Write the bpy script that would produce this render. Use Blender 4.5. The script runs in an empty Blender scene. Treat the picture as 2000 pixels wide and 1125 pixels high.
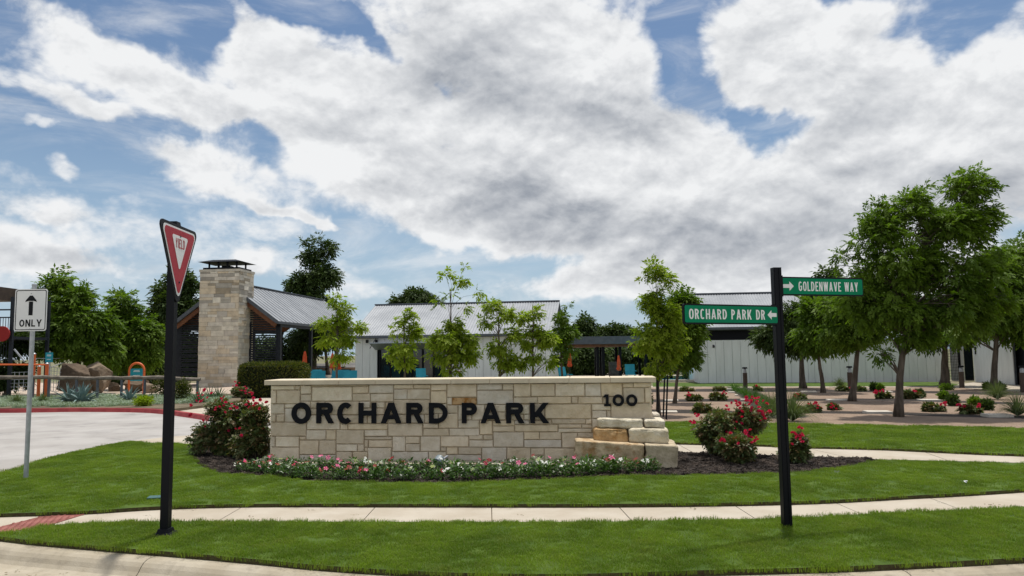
import bpy, math, random
import numpy as np
from mathutils import Vector, Matrix
from mathutils.geometry import tessellate_polygon
from math import sin, cos, pi, radians, sqrt, atan2, asin

random.seed(7)
rng = np.random.default_rng(11)
C = bpy.context.scene.collection
scene = bpy.context.scene

# ------------------------------------------------------------------ camera
FPX = 1444.0
CAM_H = 1.7
PITCH = radians(5.04)
ROLL = 0.012
_f = Vector((0, cos(PITCH), sin(PITCH)))
_r0 = Vector((1, 0, 0))
_u0 = Vector((0, -sin(PITCH), cos(PITCH)))
_u = _u0 * cos(ROLL) + _r0 * sin(ROLL)
_r = _r0 * cos(ROLL) - _u0 * sin(ROLL)
cam = bpy.data.cameras.new('camera')
cam.sensor_width = 36.0
cam.lens = FPX / 2000 * 36.0
cam.clip_end = 5000
camo = bpy.data.objects.new('camera', cam)
C.objects.link(camo)
camo.matrix_world = Matrix(((_r.x, _u.x, -_f.x, 0), (_r.y, _u.y, -_f.y, 0), (_r.z, _u.z, -_f.z, CAM_H), (0, 0, 0, 1)))
scene.camera = camo


def ray(px, py):
    d = _f * FPX + _r * (px - 1000) + _u * (562.5 - py)
    return d.normalized()


def G(px, py, z=0.0):
    d = ray(px, py)
    t = (z - CAM_H) / d.z
    return Vector((d.x * t, d.y * t, z))


def AT(px, py, Y):
    d = ray(px, py)
    t = Y / d.y
    return Vector((d.x * t, Y, CAM_H + d.z * t))


# ------------------------------------------------------------------ world and sun
SUN_EL = radians(78)
SUN_AZ = radians(20)          # clockwise from +Y (straight ahead), so the sun stands ahead and to the right
SUN_DIR = Vector((sin(SUN_AZ) * cos(SUN_EL), cos(SUN_AZ) * cos(SUN_EL), sin(SUN_EL)))
SUN_STRENGTH = 4.0

world = bpy.data.worlds.new('World')
scene.world = world
world.use_nodes = True
NT = world.node_tree
NT.nodes.clear()


def N(nt, typ, **kw):
    n = nt.nodes.new(typ)
    for k, v in kw.items():
        if k == 'inp':
            for i, val in v.items():
                n.inputs[i].default_value = val
        else:
            setattr(n, k, v)
    return n


def math_n(nt, op, a, b=None, c=None, clamp=False):
    n = nt.nodes.new('ShaderNodeMath')
    n.operation = op
    n.use_clamp = clamp
    for i, v in enumerate((a, b, c)):
        if v is None:
            continue
        if isinstance(v, (int, float)):
            n.inputs[i].default_value = v
        else:
            nt.links.new(v, n.inputs[i])
    return n.outputs[0]


def mix_col(nt, fac, a, b, blend='MIX'):
    n = nt.nodes.new('ShaderNodeMix')
    n.data_type = 'RGBA'
    n.blend_type = blend
    n.clamp_factor = True
    for i, v in ((0, fac), (6, a), (7, b)):
        if isinstance(v, (int, float)):
            n.inputs[i].default_value = v
        elif isinstance(v, tuple):
            n.inputs[i].default_value = (*v, 1) if len(v) == 3 else v
        else:
            nt.links.new(v, n.inputs[i])
    return n.outputs[2]


def maprange(nt, v, a, b, c=0.0, d=1.0, smooth=True):
    n = nt.nodes.new('ShaderNodeMapRange')
    n.interpolation_type = 'SMOOTHSTEP' if smooth else 'LINEAR'
    n.clamp = True
    nt.links.new(v, n.inputs[0])
    for i, x in enumerate((a, b, c, d)):
        n.inputs[i + 1].default_value = x
    return n.outputs[0]


def build_sky():
    nt = NT
    L = nt.links.new
    out = N(nt, 'ShaderNodeOutputWorld')
    tc = N(nt, 'ShaderNodeTexCoord')
    dirv = tc.outputs['Generated']
    sep = N(nt, 'ShaderNodeSeparateXYZ')
    L(dirv, sep.inputs[0])
    az = math_n(nt, 'ARCTAN2', sep.outputs[0], sep.outputs[1])
    el = math_n(nt, 'ARCSINE', sep.outputs[2])
    comb = N(nt, 'ShaderNodeCombineXYZ')
    L(az, comb.inputs[0]); L(el, comb.inputs[1])
    # warp of the cloud outline
    wn = N(nt, 'ShaderNodeTexNoise', inp={'Scale': 6.0, 'Detail': 5.0, 'Roughness': 0.6})
    wn.noise_dimensions = '3D'
    L(dirv, wn.inputs['Vector'])
    ws = N(nt, 'ShaderNodeVectorMath', operation='SUBTRACT'); L(wn.outputs['Color'], ws.inputs[0]); ws.inputs[1].default_value = (.5, .5, .5)
    wsc = N(nt, 'ShaderNodeVectorMath', operation='SCALE'); L(ws.outputs[0], wsc.inputs[0]); wsc.inputs['Scale'].default_value = 0.11
    wadd = N(nt, 'ShaderNodeVectorMath', operation='ADD'); L(comb.outputs[0], wadd.inputs[0]); L(wsc.outputs[0], wadd.inputs[1])
    flat = N(nt, 'ShaderNodeVectorMath', operation='MULTIPLY'); L(wadd.outputs[0], flat.inputs[0]); flat.inputs[1].default_value = (1, 1, 0)
    azel = flat.outputs[0]
    # blobs: px, py, rx, ry, tilt in degrees (positive = falls to the right), weight
    blobs = [
        (110, 70, 120, 34, 24, .85), (230, 125, 140, 36, 27, .9), (330, 175, 110, 34, 22, .8), (60, 105, 90, 24, 10, .6), (470, 250, 70, 40, 20, .55),
        (60, 170, 110, 20, 12, .7), (180, 205, 60, 14, 18, .6), (400, 205, 90, 22, 10, .9), (470, 90, 22, 34, -10, .5),
        (520, 110, 80, 60, 40, 1.0), (620, 150, 100, 60, 35, 1.2), (760, 160, 60, 50, 30, 1.1), (860, 200, 60, 60, 30, 1.1),
        (650, 240, 180, 70, 25, 1.3), (830, 320, 200, 80, 25, 1.3), (700, 330, 110, 34, 10, .9),
        (880, 60, 130, 70, 15, 1.3), (1030, 60, 120, 90, 20, 1.4), (1000, 150, 130, 90, 30, 1.4), (1130, 190, 140, 110, 35, 1.5), (1200, 120, 60, 70, 40, .8),
        (1150, 330, 230, 110, 20, 1.5), (1380, 400, 260, 110, 10, 1.5), (960, 430, 210, 34, 8, 1.1), (1250, 480, 260, 34, 4, 1.0),
        (1500, 60, 100, 60, 0, 1.2), (1560, 130, 130, 80, 0, 1.4), (1480, 180, 60, 50, 0, 1.1), (1650, 30, 120, 30, 0, .9), (1740, 110, 60, 40, -10, .8),
        (1720, 220, 180, 100, 10, 1.3), (1900, 220, 160, 130, -10, 1.1), (1700, 430, 320, 120, 0, 1.4), (1950, 330, 160, 120, 0, 1.2),
        (400, 325, 120, 24, 8, .85), (470, 385, 150, 14, 14, .7), (590, 425, 80, 8, 16, .8), (360, 290, 50, 18, 0, .6),
        (60, 395, 100, 24, 14, .8), (20, 470, 90, 30, 25, 1.2), (60, 520, 130, 26, 5, .9), (125, 328, 26, 16, 10, .9), (30, 320, 40, 16, 35, .7),
        (75, 236, 22, 9, 0, .7), (500, 510, 50, 20, -10, .8), (1250, 570, 240, 26, 0, .7), (1800, 560, 300, 60, 0, 1.2), (1450, 560, 240, 34, 0, 1.0), (1150, 555, 120, 26, 0, .8),
        (1295, 100, 60, 70, 38, -1.2), (600, 15, 110, 26, 10, -1.4), (410, 60, 50, 30, 0, -.7), (760, 85, 50, 14, 25, -.8), (560, 300, 90, 24, 25, -.5), (1480, 265, 60, 34, 60, -.8), (1900, 40, 120, 36, -20, -1.0), (1565, 250, 34, 20, -20, -1.2), (875, 170, 14, 34, -28, -.7),
        (1118, 232, 34, 12, 38, -.9), (1960, 430, 40, 30, -20, -1.0), (1730, 75, 40, 30, -20, -.6), (1310, 325, 30, 10, 5, -.5),
    ]
    # thick undersides of the big cumulus, which are grey because they are deep
    bases = [
        (900, 130, 120, 60, 15, .9), (1010, 185, 140, 50, 15, 1.0), (1220, 235, 110, 44, 10, 1.1), (960, 350, 150, 52, 12, .9), (1040, 410, 200, 40, 8, 1.0),
        (1330, 500, 240, 44, 5, 1.0), (1180, 450, 180, 36, 5, .8), (1500, 430, 180, 44, 0, .6), (1660, 240, 80, 44, 0, .9), (1560, 330, 140, 30, 0, .5),
        (1930, 350, 120, 60, 0, .8), (1780, 440, 200, 50, 0, .6), (1580, 120, 60, 26, 0, .4), (700, 250, 80, 26, 20, .35), (760, 330, 70, 24, 15, .3),
        (20, 510, 120, 26, 0, .7), (60, 410, 90, 14, 10, .5), (250, 150, 90, 16, 25, .3), (1000, 30, 60, 40, 0, .3),
    ]

    def blobsum(lst, infl, lo, hi, vec):
        acc = None
        for bi, (px, py, rx, ry, tilt, w) in enumerate(lst):
            if bi % 6 == 5:      # evaluate the list in short runs (keeps few values alive at once)
                q = N(nt, 'ShaderNodeVectorMath', operation='MULTIPLY_ADD')
                L(acc, q.inputs[0]); q.inputs[1].default_value = (1e-6, 1e-6, 0); L(azel, q.inputs[2])
                vec = q.outputs[0]
            d = ray(px, py)
            a, e = atan2(d.x, d.y), asin(d.z)
            k = cos(atan2(px - 1000, FPX)) * cos(e)
            mp = N(nt, 'ShaderNodeMapping', vector_type='TEXTURE')
            mp.inputs['Location'].default_value = (a, e, 0)
            mp.inputs['Rotation'].default_value = (0, 0, radians(-tilt))
            mp.inputs['Scale'].default_value = (rx / FPX * k * infl, ry / FPX * k * infl, 1)
            L(vec, mp.inputs[0])
            ln = N(nt, 'ShaderNodeVectorMath', operation='LENGTH')
            L(mp.outputs[0], ln.inputs[0])
            v = maprange(nt, ln.outputs['Value'], lo, hi, w, 0.0)
            acc = v if acc is None else math_n(nt, 'ADD', acc, v)
        return acc

    acc = blobsum(blobs, 1.25, 0.30, 1.55, azel)
    q = N(nt, 'ShaderNodeVectorMath', operation='MULTIPLY_ADD')
    L(acc, q.inputs[0]); q.inputs[1].default_value = (1e-6, 1e-6, 0); L(azel, q.inputs[2])
    grey = blobsum(bases, 1.35, 0.0, 1.5, q.outputs[0])
    acc = math_n(nt, 'MINIMUM', acc, 1.7)
    # outside the picture the cloud cover simply goes on
    side = maprange(nt, math_n(nt, 'ABSOLUTE', az), 0.62, 0.95)
    top = maprange(nt, el, 0.48, 0.72)
    beyond = math_n(nt, 'MAXIMUM', side, top)
    acc = math_n(nt, 'ADD', acc, math_n(nt, 'MULTIPLY', beyond, 0.62))
    # cloud noise, flattened
    mp = N(nt, 'ShaderNodeMapping', vector_type='POINT')
    mp.inputs['Scale'].default_value = (1.0, 1.0, 1.55)
    mp.inputs['Rotation'].default_value = (0, radians(12), 0)
    L(dirv, mp.inputs[0])

    def cloudnoise(vec, scale, det, rough, dist=0.0):
        n = N(nt, 'ShaderNodeTexNoise', inp={'Scale': scale, 'Detail': det, 'Roughness': rough, 'Distortion': dist})
        L(vec, n.inputs['Vector'])
        return n.outputs['Fac']

    def shifted(s):
        a = N(nt, 'ShaderNodeVectorMath', operation='ADD')
        L(mp.outputs[0], a.inputs[0])
        a.inputs[1].default_value = (SUN_DIR.x * s, 0, 1.4 * s)
        return a.outputs[0]

    def billow(vec):
        vo = N(nt, 'ShaderNodeTexVoronoi', feature='F1', inp={'Scale': 11.0, 'Detail': 2.0, 'Roughness': 0.5, 'Lacunarity': 2.2})
        vo.normalize = True
        wv = N(nt, 'ShaderNodeTexNoise', inp={'Scale': 9.0, 'Detail': 4.0, 'Roughness': 0.6})
        L(vec, wv.inputs['Vector'])
        sc = N(nt, 'ShaderNodeVectorMath', operation='MULTIPLY_ADD')
        L(wv.outputs['Color'], sc.inputs[0]); sc.inputs[1].default_value = (.16, .16, .16); L(vec, sc.inputs[2])
        L(sc.outputs[0], vo.inputs['Vector'])
        return math_n(nt, 'SUBTRACT', 0.5, vo.outputs['Distance'])

    n1 = cloudnoise(mp.outputs[0], 8.0, 11, 0.60, 0.2)
    b1 = billow(mp.outputs[0])
    h1 = math_n(nt, 'ADD', n1, math_n(nt, 'MULTIPLY', b1, 0.45))
    v2 = shifted(.020)
    h2 = math_n(nt, 'ADD', cloudnoise(v2, 8.0, 7, 0.56, 0.2), math_n(nt, 'MULTIPLY', billow(v2), 0.45))
    n2 = cloudnoise(mp.outputs[0], 2.6, 4, 0.5)
    field = math_n(nt, 'ADD', acc, math_n(nt, 'MULTIPLY', math_n(nt, 'SUBTRACT', h1, 0.56), 3.8))
    field = math_n(nt, 'ADD', field, math_n(nt, 'MULTIPLY', math_n(nt, 'SUBTRACT', n2, 0.5), 0.6))
    cover = maprange(nt, field, 0.05, 1.15)
    thick = maprange(nt, field, 0.75, 2.2)
    relief = math_n(nt, 'SUBTRACT', h1, h2)
    fine = math_n(nt, 'SUBTRACT', cloudnoise(mp.outputs[0], 30.0, 5, .6, .5), cloudnoise(shifted(.006), 30.0, 3, .55, .5))
    big = cloudnoise(shifted(.3), 3.4, 3, 0.5)
    # wisps
    wm = N(nt, 'ShaderNodeMapping', vector_type='POINT')
    wm.inputs['Scale'].default_value = (1.2, 1.2, 5.0)
    wm.inputs['Rotation'].default_value = (0, radians(14), 0)
    L(dirv, wm.inputs[0])
    wisp = cloudnoise(wm.outputs[0], 3.5, 9, 0.62, 0.6)
    wisp = maprange(nt, wisp, 0.46, 0.80, 0, 0.6)
    cover = math_n(nt, 'MAXIMUM', cover, wisp)
    grey = math_n(nt, 'MULTIPLY', grey, math_n(nt, 'ADD', 0.45, math_n(nt, 'MULTIPLY', big, 1.0)))
    grey = math_n(nt, 'ADD', grey, math_n(nt, 'MULTIPLY', beyond, math_n(nt, 'MULTIPLY', big, .9)))
    lum = math_n(nt, 'ADD', 0.97, math_n(nt, 'MULTIPLY', relief, 1.7))
    lum = math_n(nt, 'ADD', lum, math_n(nt, 'MULTIPLY', fine, .35))
    lum = math_n(nt, 'ADD', lum, math_n(nt, 'MULTIPLY', math_n(nt, 'SUBTRACT', n1, 0.5), 0.6))
    lum = math_n(nt, 'SUBTRACT', lum, math_n(nt, 'MULTIPLY', thick, 0.16))
    lum = math_n(nt, 'SUBTRACT', lum, math_n(nt, 'MULTIPLY', math_n(nt, 'MINIMUM', grey, 1.1), 0.48))
    lum = math_n(nt, 'MINIMUM', math_n(nt, 'MAXIMUM', lum, 0.0), 1.0)
    cloudc = mix_col(nt, lum, (0.31, 0.34, 0.39), (0.88, 0.89, 0.90))
    sky = N(nt, 'ShaderNodeTexSky', sky_type='NISHITA')
    sky.sun_disc = False
    sky.sun_elevation = SUN_EL
    sky.sun_rotation = SUN_AZ
    sky.altitude = 0
    sky.air_density = 1.15
    sky.dust_density = .8
    sky.ozone_density = 1.6
    skyc = N(nt, 'ShaderNodeVectorMath', operation='MULTIPLY')
    L(sky.outputs[0], skyc.inputs[0]); skyc.inputs[1].default_value = (.94, 1.0, 1.06)
    # horizon haze veil
    hz = maprange(nt, el, -0.05, 0.34, 0.75, 0.0)
    bgS = 0.085
    cl = N(nt, 'ShaderNodeVectorMath', operation='SCALE')
    L(cloudc, cl.inputs[0]); cl.inputs['Scale'].default_value = 1.0 / bgS
    c1 = mix_col(nt, hz, skyc.outputs[0], (0.46 / bgS, 0.62 / bgS, 0.80 / bgS))
    c2 = mix_col(nt, cover, c1, cl.outputs[0])
    bg = N(nt, 'ShaderNodeBackground')
    bg.inputs['Strength'].default_value = bgS
    L(c2, bg.inputs['Color'])
    L(bg.outputs[0], out.inputs['Surface'])


build_sky()
world.cycles.sampling_method = 'MANUAL'
world.cycles.sample_map_resolution = 512

sun = bpy.data.lights.new('sun', 'SUN')
sun.energy = SUN_STRENGTH
sun.angle = radians(2.0)
sun.color = (1.0, 0.955, 0.88)
suno = bpy.data.objects.new('sun', sun)
C.objects.link(suno)
suno.rotation_euler = SUN_DIR.to_track_quat('Z', 'Y').to_euler()

scene.view_settings.view_transform = 'Standard'
scene.view_settings.look = 'None'
scene.view_settings.gamma = 1
scene.view_settings.use_curve_mapping = False
scene.view_settings.exposure = 0.0
scene.cycles.max_bounces = 6
scene.cycles.transparent_max_bounces = 6


# ------------------------------------------------------------------ materials
MATS = {}


def mat(name, col, rough=.8, col2=None, scale=8.0, detail=6, bump=0.0, bscale=None, metal=0.0, spec=.3, use_obj=False,
        fac=(0.35, 0.65), coords='Object', stretch=None, transl=0.0, attr=None, stain=None):
    if name in MATS:
        return MATS[name]
    m = bpy.data.materials.new(name)
    m.use_nodes = True
    nt = m.node_tree
    nt.nodes.clear()
    L = nt.links.new
    out = N(nt, 'ShaderNodeOutputMaterial')
    bs = N(nt, 'ShaderNodeBsdfPrincipled')
    bs.inputs['Roughness'].default_value = rough
    bs.inputs['Metallic'].default_value = metal
    bs.inputs['Specular IOR Level'].default_value = spec
    tc = N(nt, 'ShaderNodeNewGeometry') if coords == 'World' else N(nt, 'ShaderNodeTexCoord')
    v = tc.outputs['Position'] if coords == 'World' else tc.outputs['Object']
    if stretch:
        mp = N(nt, 'ShaderNodeMapping')
        mp.inputs['Scale'].default_value = stretch
        L(v, mp.inputs[0]); v = mp.outputs[0]
    base = tuple(col)
    c = None
    if use_obj:
        oi = N(nt, 'ShaderNodeObjectInfo')
        c = oi.outputs['Color']
    if col2 is not None:
        nz = N(nt, 'ShaderNodeTexNoise', inp={'Scale': scale, 'Detail': detail, 'Roughness': .6})
        L(v, nz.inputs['Vector'])
        f = maprange(nt, nz.outputs['Fac'], fac[0], fac[1])
        if use_obj:
            m1 = mix_col(nt, f, base, tuple(col2))
            c = mix_col(nt, 1.0, c, m1, 'MULTIPLY')
        else:
            c = mix_col(nt, f, base, tuple(col2))
    if stain:
        sc_, scol, lo, hi, amt = stain
        nz = N(nt, 'ShaderNodeTexNoise', inp={'Scale': sc_, 'Detail': 7, 'Roughness': .65, 'Distortion': .4})
        L(v, nz.inputs['Vector'])
        f = maprange(nt, nz.outputs['Fac'], lo, hi, 0, amt)
        c = mix_col(nt, f, c if c is not None else base, tuple(scol))
    if attr:
        at = N(nt, 'ShaderNodeAttribute', attribute_name='tint')
        c = mix_col(nt, at.outputs['Fac'], c if c is not None else base, tuple(attr))
    if c is not None:
        L(c, bs.inputs['Base Color'])
    else:
        bs.inputs['Base Color'].default_value = (*base, 1)
    if bump > 0:
        nb = N(nt, 'ShaderNodeTexNoise', inp={'Scale': bscale or scale * 4, 'Detail': 8, 'Roughness': .65})
        L(v, nb.inputs['Vector'])
        bp = N(nt, 'ShaderNodeBump', inp={'Strength': 1.0, 'Distance': bump})
        L(nb.outputs['Fac'], bp.inputs['Height'])
        L(bp.outputs[0], bs.inputs['Normal'])
    surf = bs.outputs[0]
    if transl > 0:
        tr = N(nt, 'ShaderNodeBsdfTranslucent')
        if c is not None:
            tcn = mix_col(nt, 1.0, c, (1.25, 1.5, .45), 'MULTIPLY')
            L(tcn, tr.inputs['Color'])
        mx = N(nt, 'ShaderNodeMixShader', inp={0: transl})
        L(surf, mx.inputs[1]); L(tr.outputs[0], mx.inputs[2])
        surf = mx.outputs[0]
    L(surf, out.inputs['Surface'])
    MATS[name] = m
    return m


M_conc = mat('concrete', (.40, .345, .27), .9, (.47, .42, .345), 1.3, 8, bump=.0015, bscale=160, coords='World', stain=(2.2, (.36, .31, .245), .55, .82, .55))
M_conc2 = mat('kerb_concrete', (.36, .31, .23), .9, (.44, .39, .305), 2.0, 9, bump=.003, bscale=90, coords='World', stain=(3.8, (.20, .17, .13), .48, .78, .75))
M_street = mat('street_concrete', (.34, .30, .235), .92, (.42, .38, .31), 1.5, 9, bump=.003, bscale=120, coords='World', stain=(2.0, (.28, .25, .2), .5, .8, .6))
M_drive = mat('drive_concrete', (.33, .31, .29), .9, (.40, .38, .36), .7, 10, bump=.003, bscale=60, coords='World', stain=(.9, (.21, .20, .19), .48, .72, .7))
M_redpaint = mat('red_kerb_paint', (.24, .025, .03), .7, (.33, .05, .05), 3, 6, coords='World')
M_redfaded = mat('faded_red_paint', (.55, .25, .19), .8, (.6, .42, .34), 3, 6, coords='World')
M_soil = mat('soil', (.10, .075, .05), 1, (.17, .14, .09), 1.2, 8, bump=.01, bscale=20, coords='World')
M_far = mat('far_ground', (.10, .12, .05), 1, (.22, .19, .12), .12, 8, coords='World')
M_mulch = mat('mulch', (.016, .012, .010), 1, (.055, .043, .036), 22, 8, bump=.03, bscale=38, coords='World', fac=(.42, .7))
M_chip = mat('mulch_chip', (.02, .015, .012), .95, (.085, .065, .052), 3, 3, coords='World')
M_granite = mat('decomposed_granite', (.33, .235, .165), 1, (.47, .35, .255), 2.2, 10, bump=.012, bscale=40, coords='World', stain=(7, (.22, .15, .11), .55, .8, .5))
M_lawnbase = mat('lawn_soil', (.045, .085, .010), 1, (.08, .13, .018), 2.5, 8, bump=.01, bscale=60, coords='World')
M_thatch = mat('thatch_edge', (.05, .035, .018), 1, (.07, .075, .025), 30, 6, bump=.01, bscale=90, coords='World')
M_blade = mat('grass_blade', (.100, .172, .008), .7, (.195, .285, .020), 1.3, 9, coords='World', transl=.35, spec=.25, attr=(.19, .20, .07), stain=(2.3, (.25, .26, .06), .50, .80, .6))
M_silver = mat('silver_leaf', (.24, .30, .22), .8, (.36, .43, .34), 1.5, 5, coords='World', transl=.15)
M_stone = mat('cut_limestone', (.86, .84, .80), .88, (1.0, 1.0, 1.0), 6, 9, bump=.016, bscale=26, use_obj=True, stain=(3.4, (.50, .37, .22), .50, .78, .55))
M_stonerust = mat('rusty_limestone', (.30, .13, .025), .9, (.52, .34, .17), 9, 8, bump=.008, bscale=34, fac=(.42, .6))
M_chst = mat('chimney_limestone', (.80, .80, .80), .9, (1.0, 1.0, 1.0), 3, 8, bump=.012, bscale=14, use_obj=True, stain=(1.3, (.13, .12, .11), .56, .8, .6))
M_cap = mat('coping_limestone', (.60, .51, .375), .85, (.70, .61, .46), 3, 8, bump=.002, bscale=60, coords='World', stain=(5, (.36, .29, .2), .6, .8, .4))
M_mortar = mat('mortar', (.36, .285, .19), 1, (.46, .37, .26), 20, 5, bump=.004, bscale=70, coords='World')
M_block = mat('boulder_limestone', (.70, .68, .64), .9, (1, 1, 1), 7, 9, bump=.045, bscale=12, use_obj=True, stain=(5.0, (.30, .15, .04), .46, .68, .8))
M_blockw = mat('pale_boulder_limestone', (.74, .72, .68), .9, (1, 1, 1), 8, 9, bump=.045, bscale=13, use_obj=True, stain=(3.0, (.42, .33, .20), .55, .8, .5))
M_brownrock = mat('brown_rock', (.085, .06, .042), .95, (.17, .125, .085), .9, 9, bump=.08, bscale=3, coords='World')
M_black = mat('black_powdercoat', (.004, .005, .008), .5, spec=.16)
M_letter = mat('black_letter_metal', (.006, .007, .010), .6, (.010, .011, .014), 10, 4, spec=.12)
M_galv = mat('galvanised_steel', (.36, .38, .40), .5, (.46, .48, .5), 12, 6, metal=.6, spec=.5)
M_white = mat('sign_white', (.72, .73, .74), .55, (.78, .78, .78), 3, 4)
M_signred = mat('sign_red', (.36, .03, .045), .55, (.40, .04, .055), 4, 4, spec=.2)
M_green = mat('sign_green', (.0, .18, .085), .65, (.0, .20, .095), 5, 3, spec=.15)
M_siding = mat('white_siding', (.68, .69, .69), .7, (.76, .77, .77), 1.1, 7, coords='World', stretch=(2, 2, .4), stain=(3, (.5, .49, .46), .5, .85, .5))
M_roof = mat('metal_roof', (.26, .275, .295), .6, (.33, .345, .365), .8, 6, metal=.15, coords='World', stretch=(1, 1, 1))
M_dark = mat('dark_steel', (.012, .016, .022), .55, (.02, .024, .032), 4, 3, spec=.2)
M_fascia = mat('grey_fascia', (.085, .097, .115), .6, (.11, .122, .14), 4, 3)
M_cedar = mat('cedar_soffit', (.13, .05, .024), .6, (.19, .08, .036), 5, 6, coords='World')
M_glass = mat('dark_glass', (.015, .022, .025), .06, spec=.8)
M_brown = mat('brown_metal', (.06, .042, .032), .6, (.085, .06, .045), 3, 4, coords='World')
M_orange = mat('orange_paint', (.62, .12, .03), .5, (.68, .15, .04), 3, 3)
M_umb = mat('orange_canvas', (.50, .065, .02), .85, (.62, .11, .04), 4, 5)
M_teal = mat('teal_plastic', (.01, .20, .27), .6, (.02, .25, .33), 3, 3)
M_tealsign = mat('teal_sign', (.01, .26, .33), .5, (.015, .29, .36), 3, 3)
M_wood = mat('weathered_timber', (.13, .11, .09), .95, (.24, .21, .17), 5, 8, bump=.01, bscale=40, coords='World')
M_bark = mat('bark', (.07, .055, .042), .95, (.15, .12, .095), 7, 9, bump=.015, bscale=30, stretch=(1, 1, .25))
M_water = mat('pool_water', (.03, .42, .50), .08, (.08, .55, .62), 2.5, 4, coords='World', spec=.6)
M_pecan = mat('pecan_leaf', (.060, .112, .010), .6, (.130, .205, .020), .8, 6, transl=.38, spec=.2, coords='World', attr=(.13, .19, .03))
M_dark_leaf = mat('oak_leaf', (.030, .055, .014), .65, (.058, .092, .022), .6, 6, transl=.25, spec=.2, coords='World', attr=(.07, .10, .025))
M_light_leaf = mat('ash_leaf', (.15, .215, .010), .6, (.25, .32, .025), 1.2, 6, transl=.45, spec=.2, coords='World', attr=(.30, .34, .05))
M_rose_leaf = mat('rose_leaf', (.055, .09, .025), .5, (.11, .155, .05), 3.0, 6, transl=.25, spec=.35, coords='World', attr=(.20, .10, .05))
M_rose = mat('rose_petal', (.44, .008, .06), .7, (.66, .03, .13), 20, 3, transl=.25)
M_pinkp = mat('pink_petal', (.62, .06, .20), .7, (.80, .28, .42), 25, 3, transl=.2)
M_whitep = mat('white_petal', (.78, .78, .74), .7, (.85, .84, .80), 25, 3, transl=.2)
M_magp = mat('crimson_petal', (.55, .02, .08), .7, (.70, .05, .16), 25, 3, transl=.2)
M_vinca = mat('vinca_leaf', (.022, .06, .010), .38, (.05, .105, .02), 8, 4, transl=.25, spec=.5, coords='World', attr=(.12, .22, .05))
M_hedge = mat('hedge_leaf', (.028, .044, .008), .65, (.06, .082, .014), 1.8, 6, transl=.25, spec=.2, coords='World', attr=(.16, .14, .03))
M_agave = mat('agave_leaf', (.12, .19, .18), .6, (.19, .27, .26), 4, 4)
M_yucca = mat('yucca_leaf', (.05, .10, .06), .6, (.10, .16, .09), 4, 4, transl=.15)
M_lily = mat('daylily_leaf', (.035, .09, .015), .6, (.07, .15, .03), 3, 4, transl=.3, coords='World')
M_orn = mat('ornamental_grass', (.07, .10, .04), .7, (.13, .16, .08), 3, 4, transl=.3, coords='World')
M_tactile = mat('tactile_brick_red', (.20, .07, .055), .85, (.30, .115, .095), 5, 6, coords='World')
M_box = mat('valve_box_green', (.05, .12, .12), .6)
M_tan = mat('tan_stucco', (.38, .29, .22), .9, (.44, .34, .26), .5, 5, coords='World')
M_shingle = mat('grey_shingle', (.10, .095, .09), .9, (.15, .14, .13), 1.0, 6, coords='World')
M_slab = mat('pale_stone_slab', (.55, .50, .43), .9, (.65, .60, .52), 3, 5, coords='World')


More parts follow.
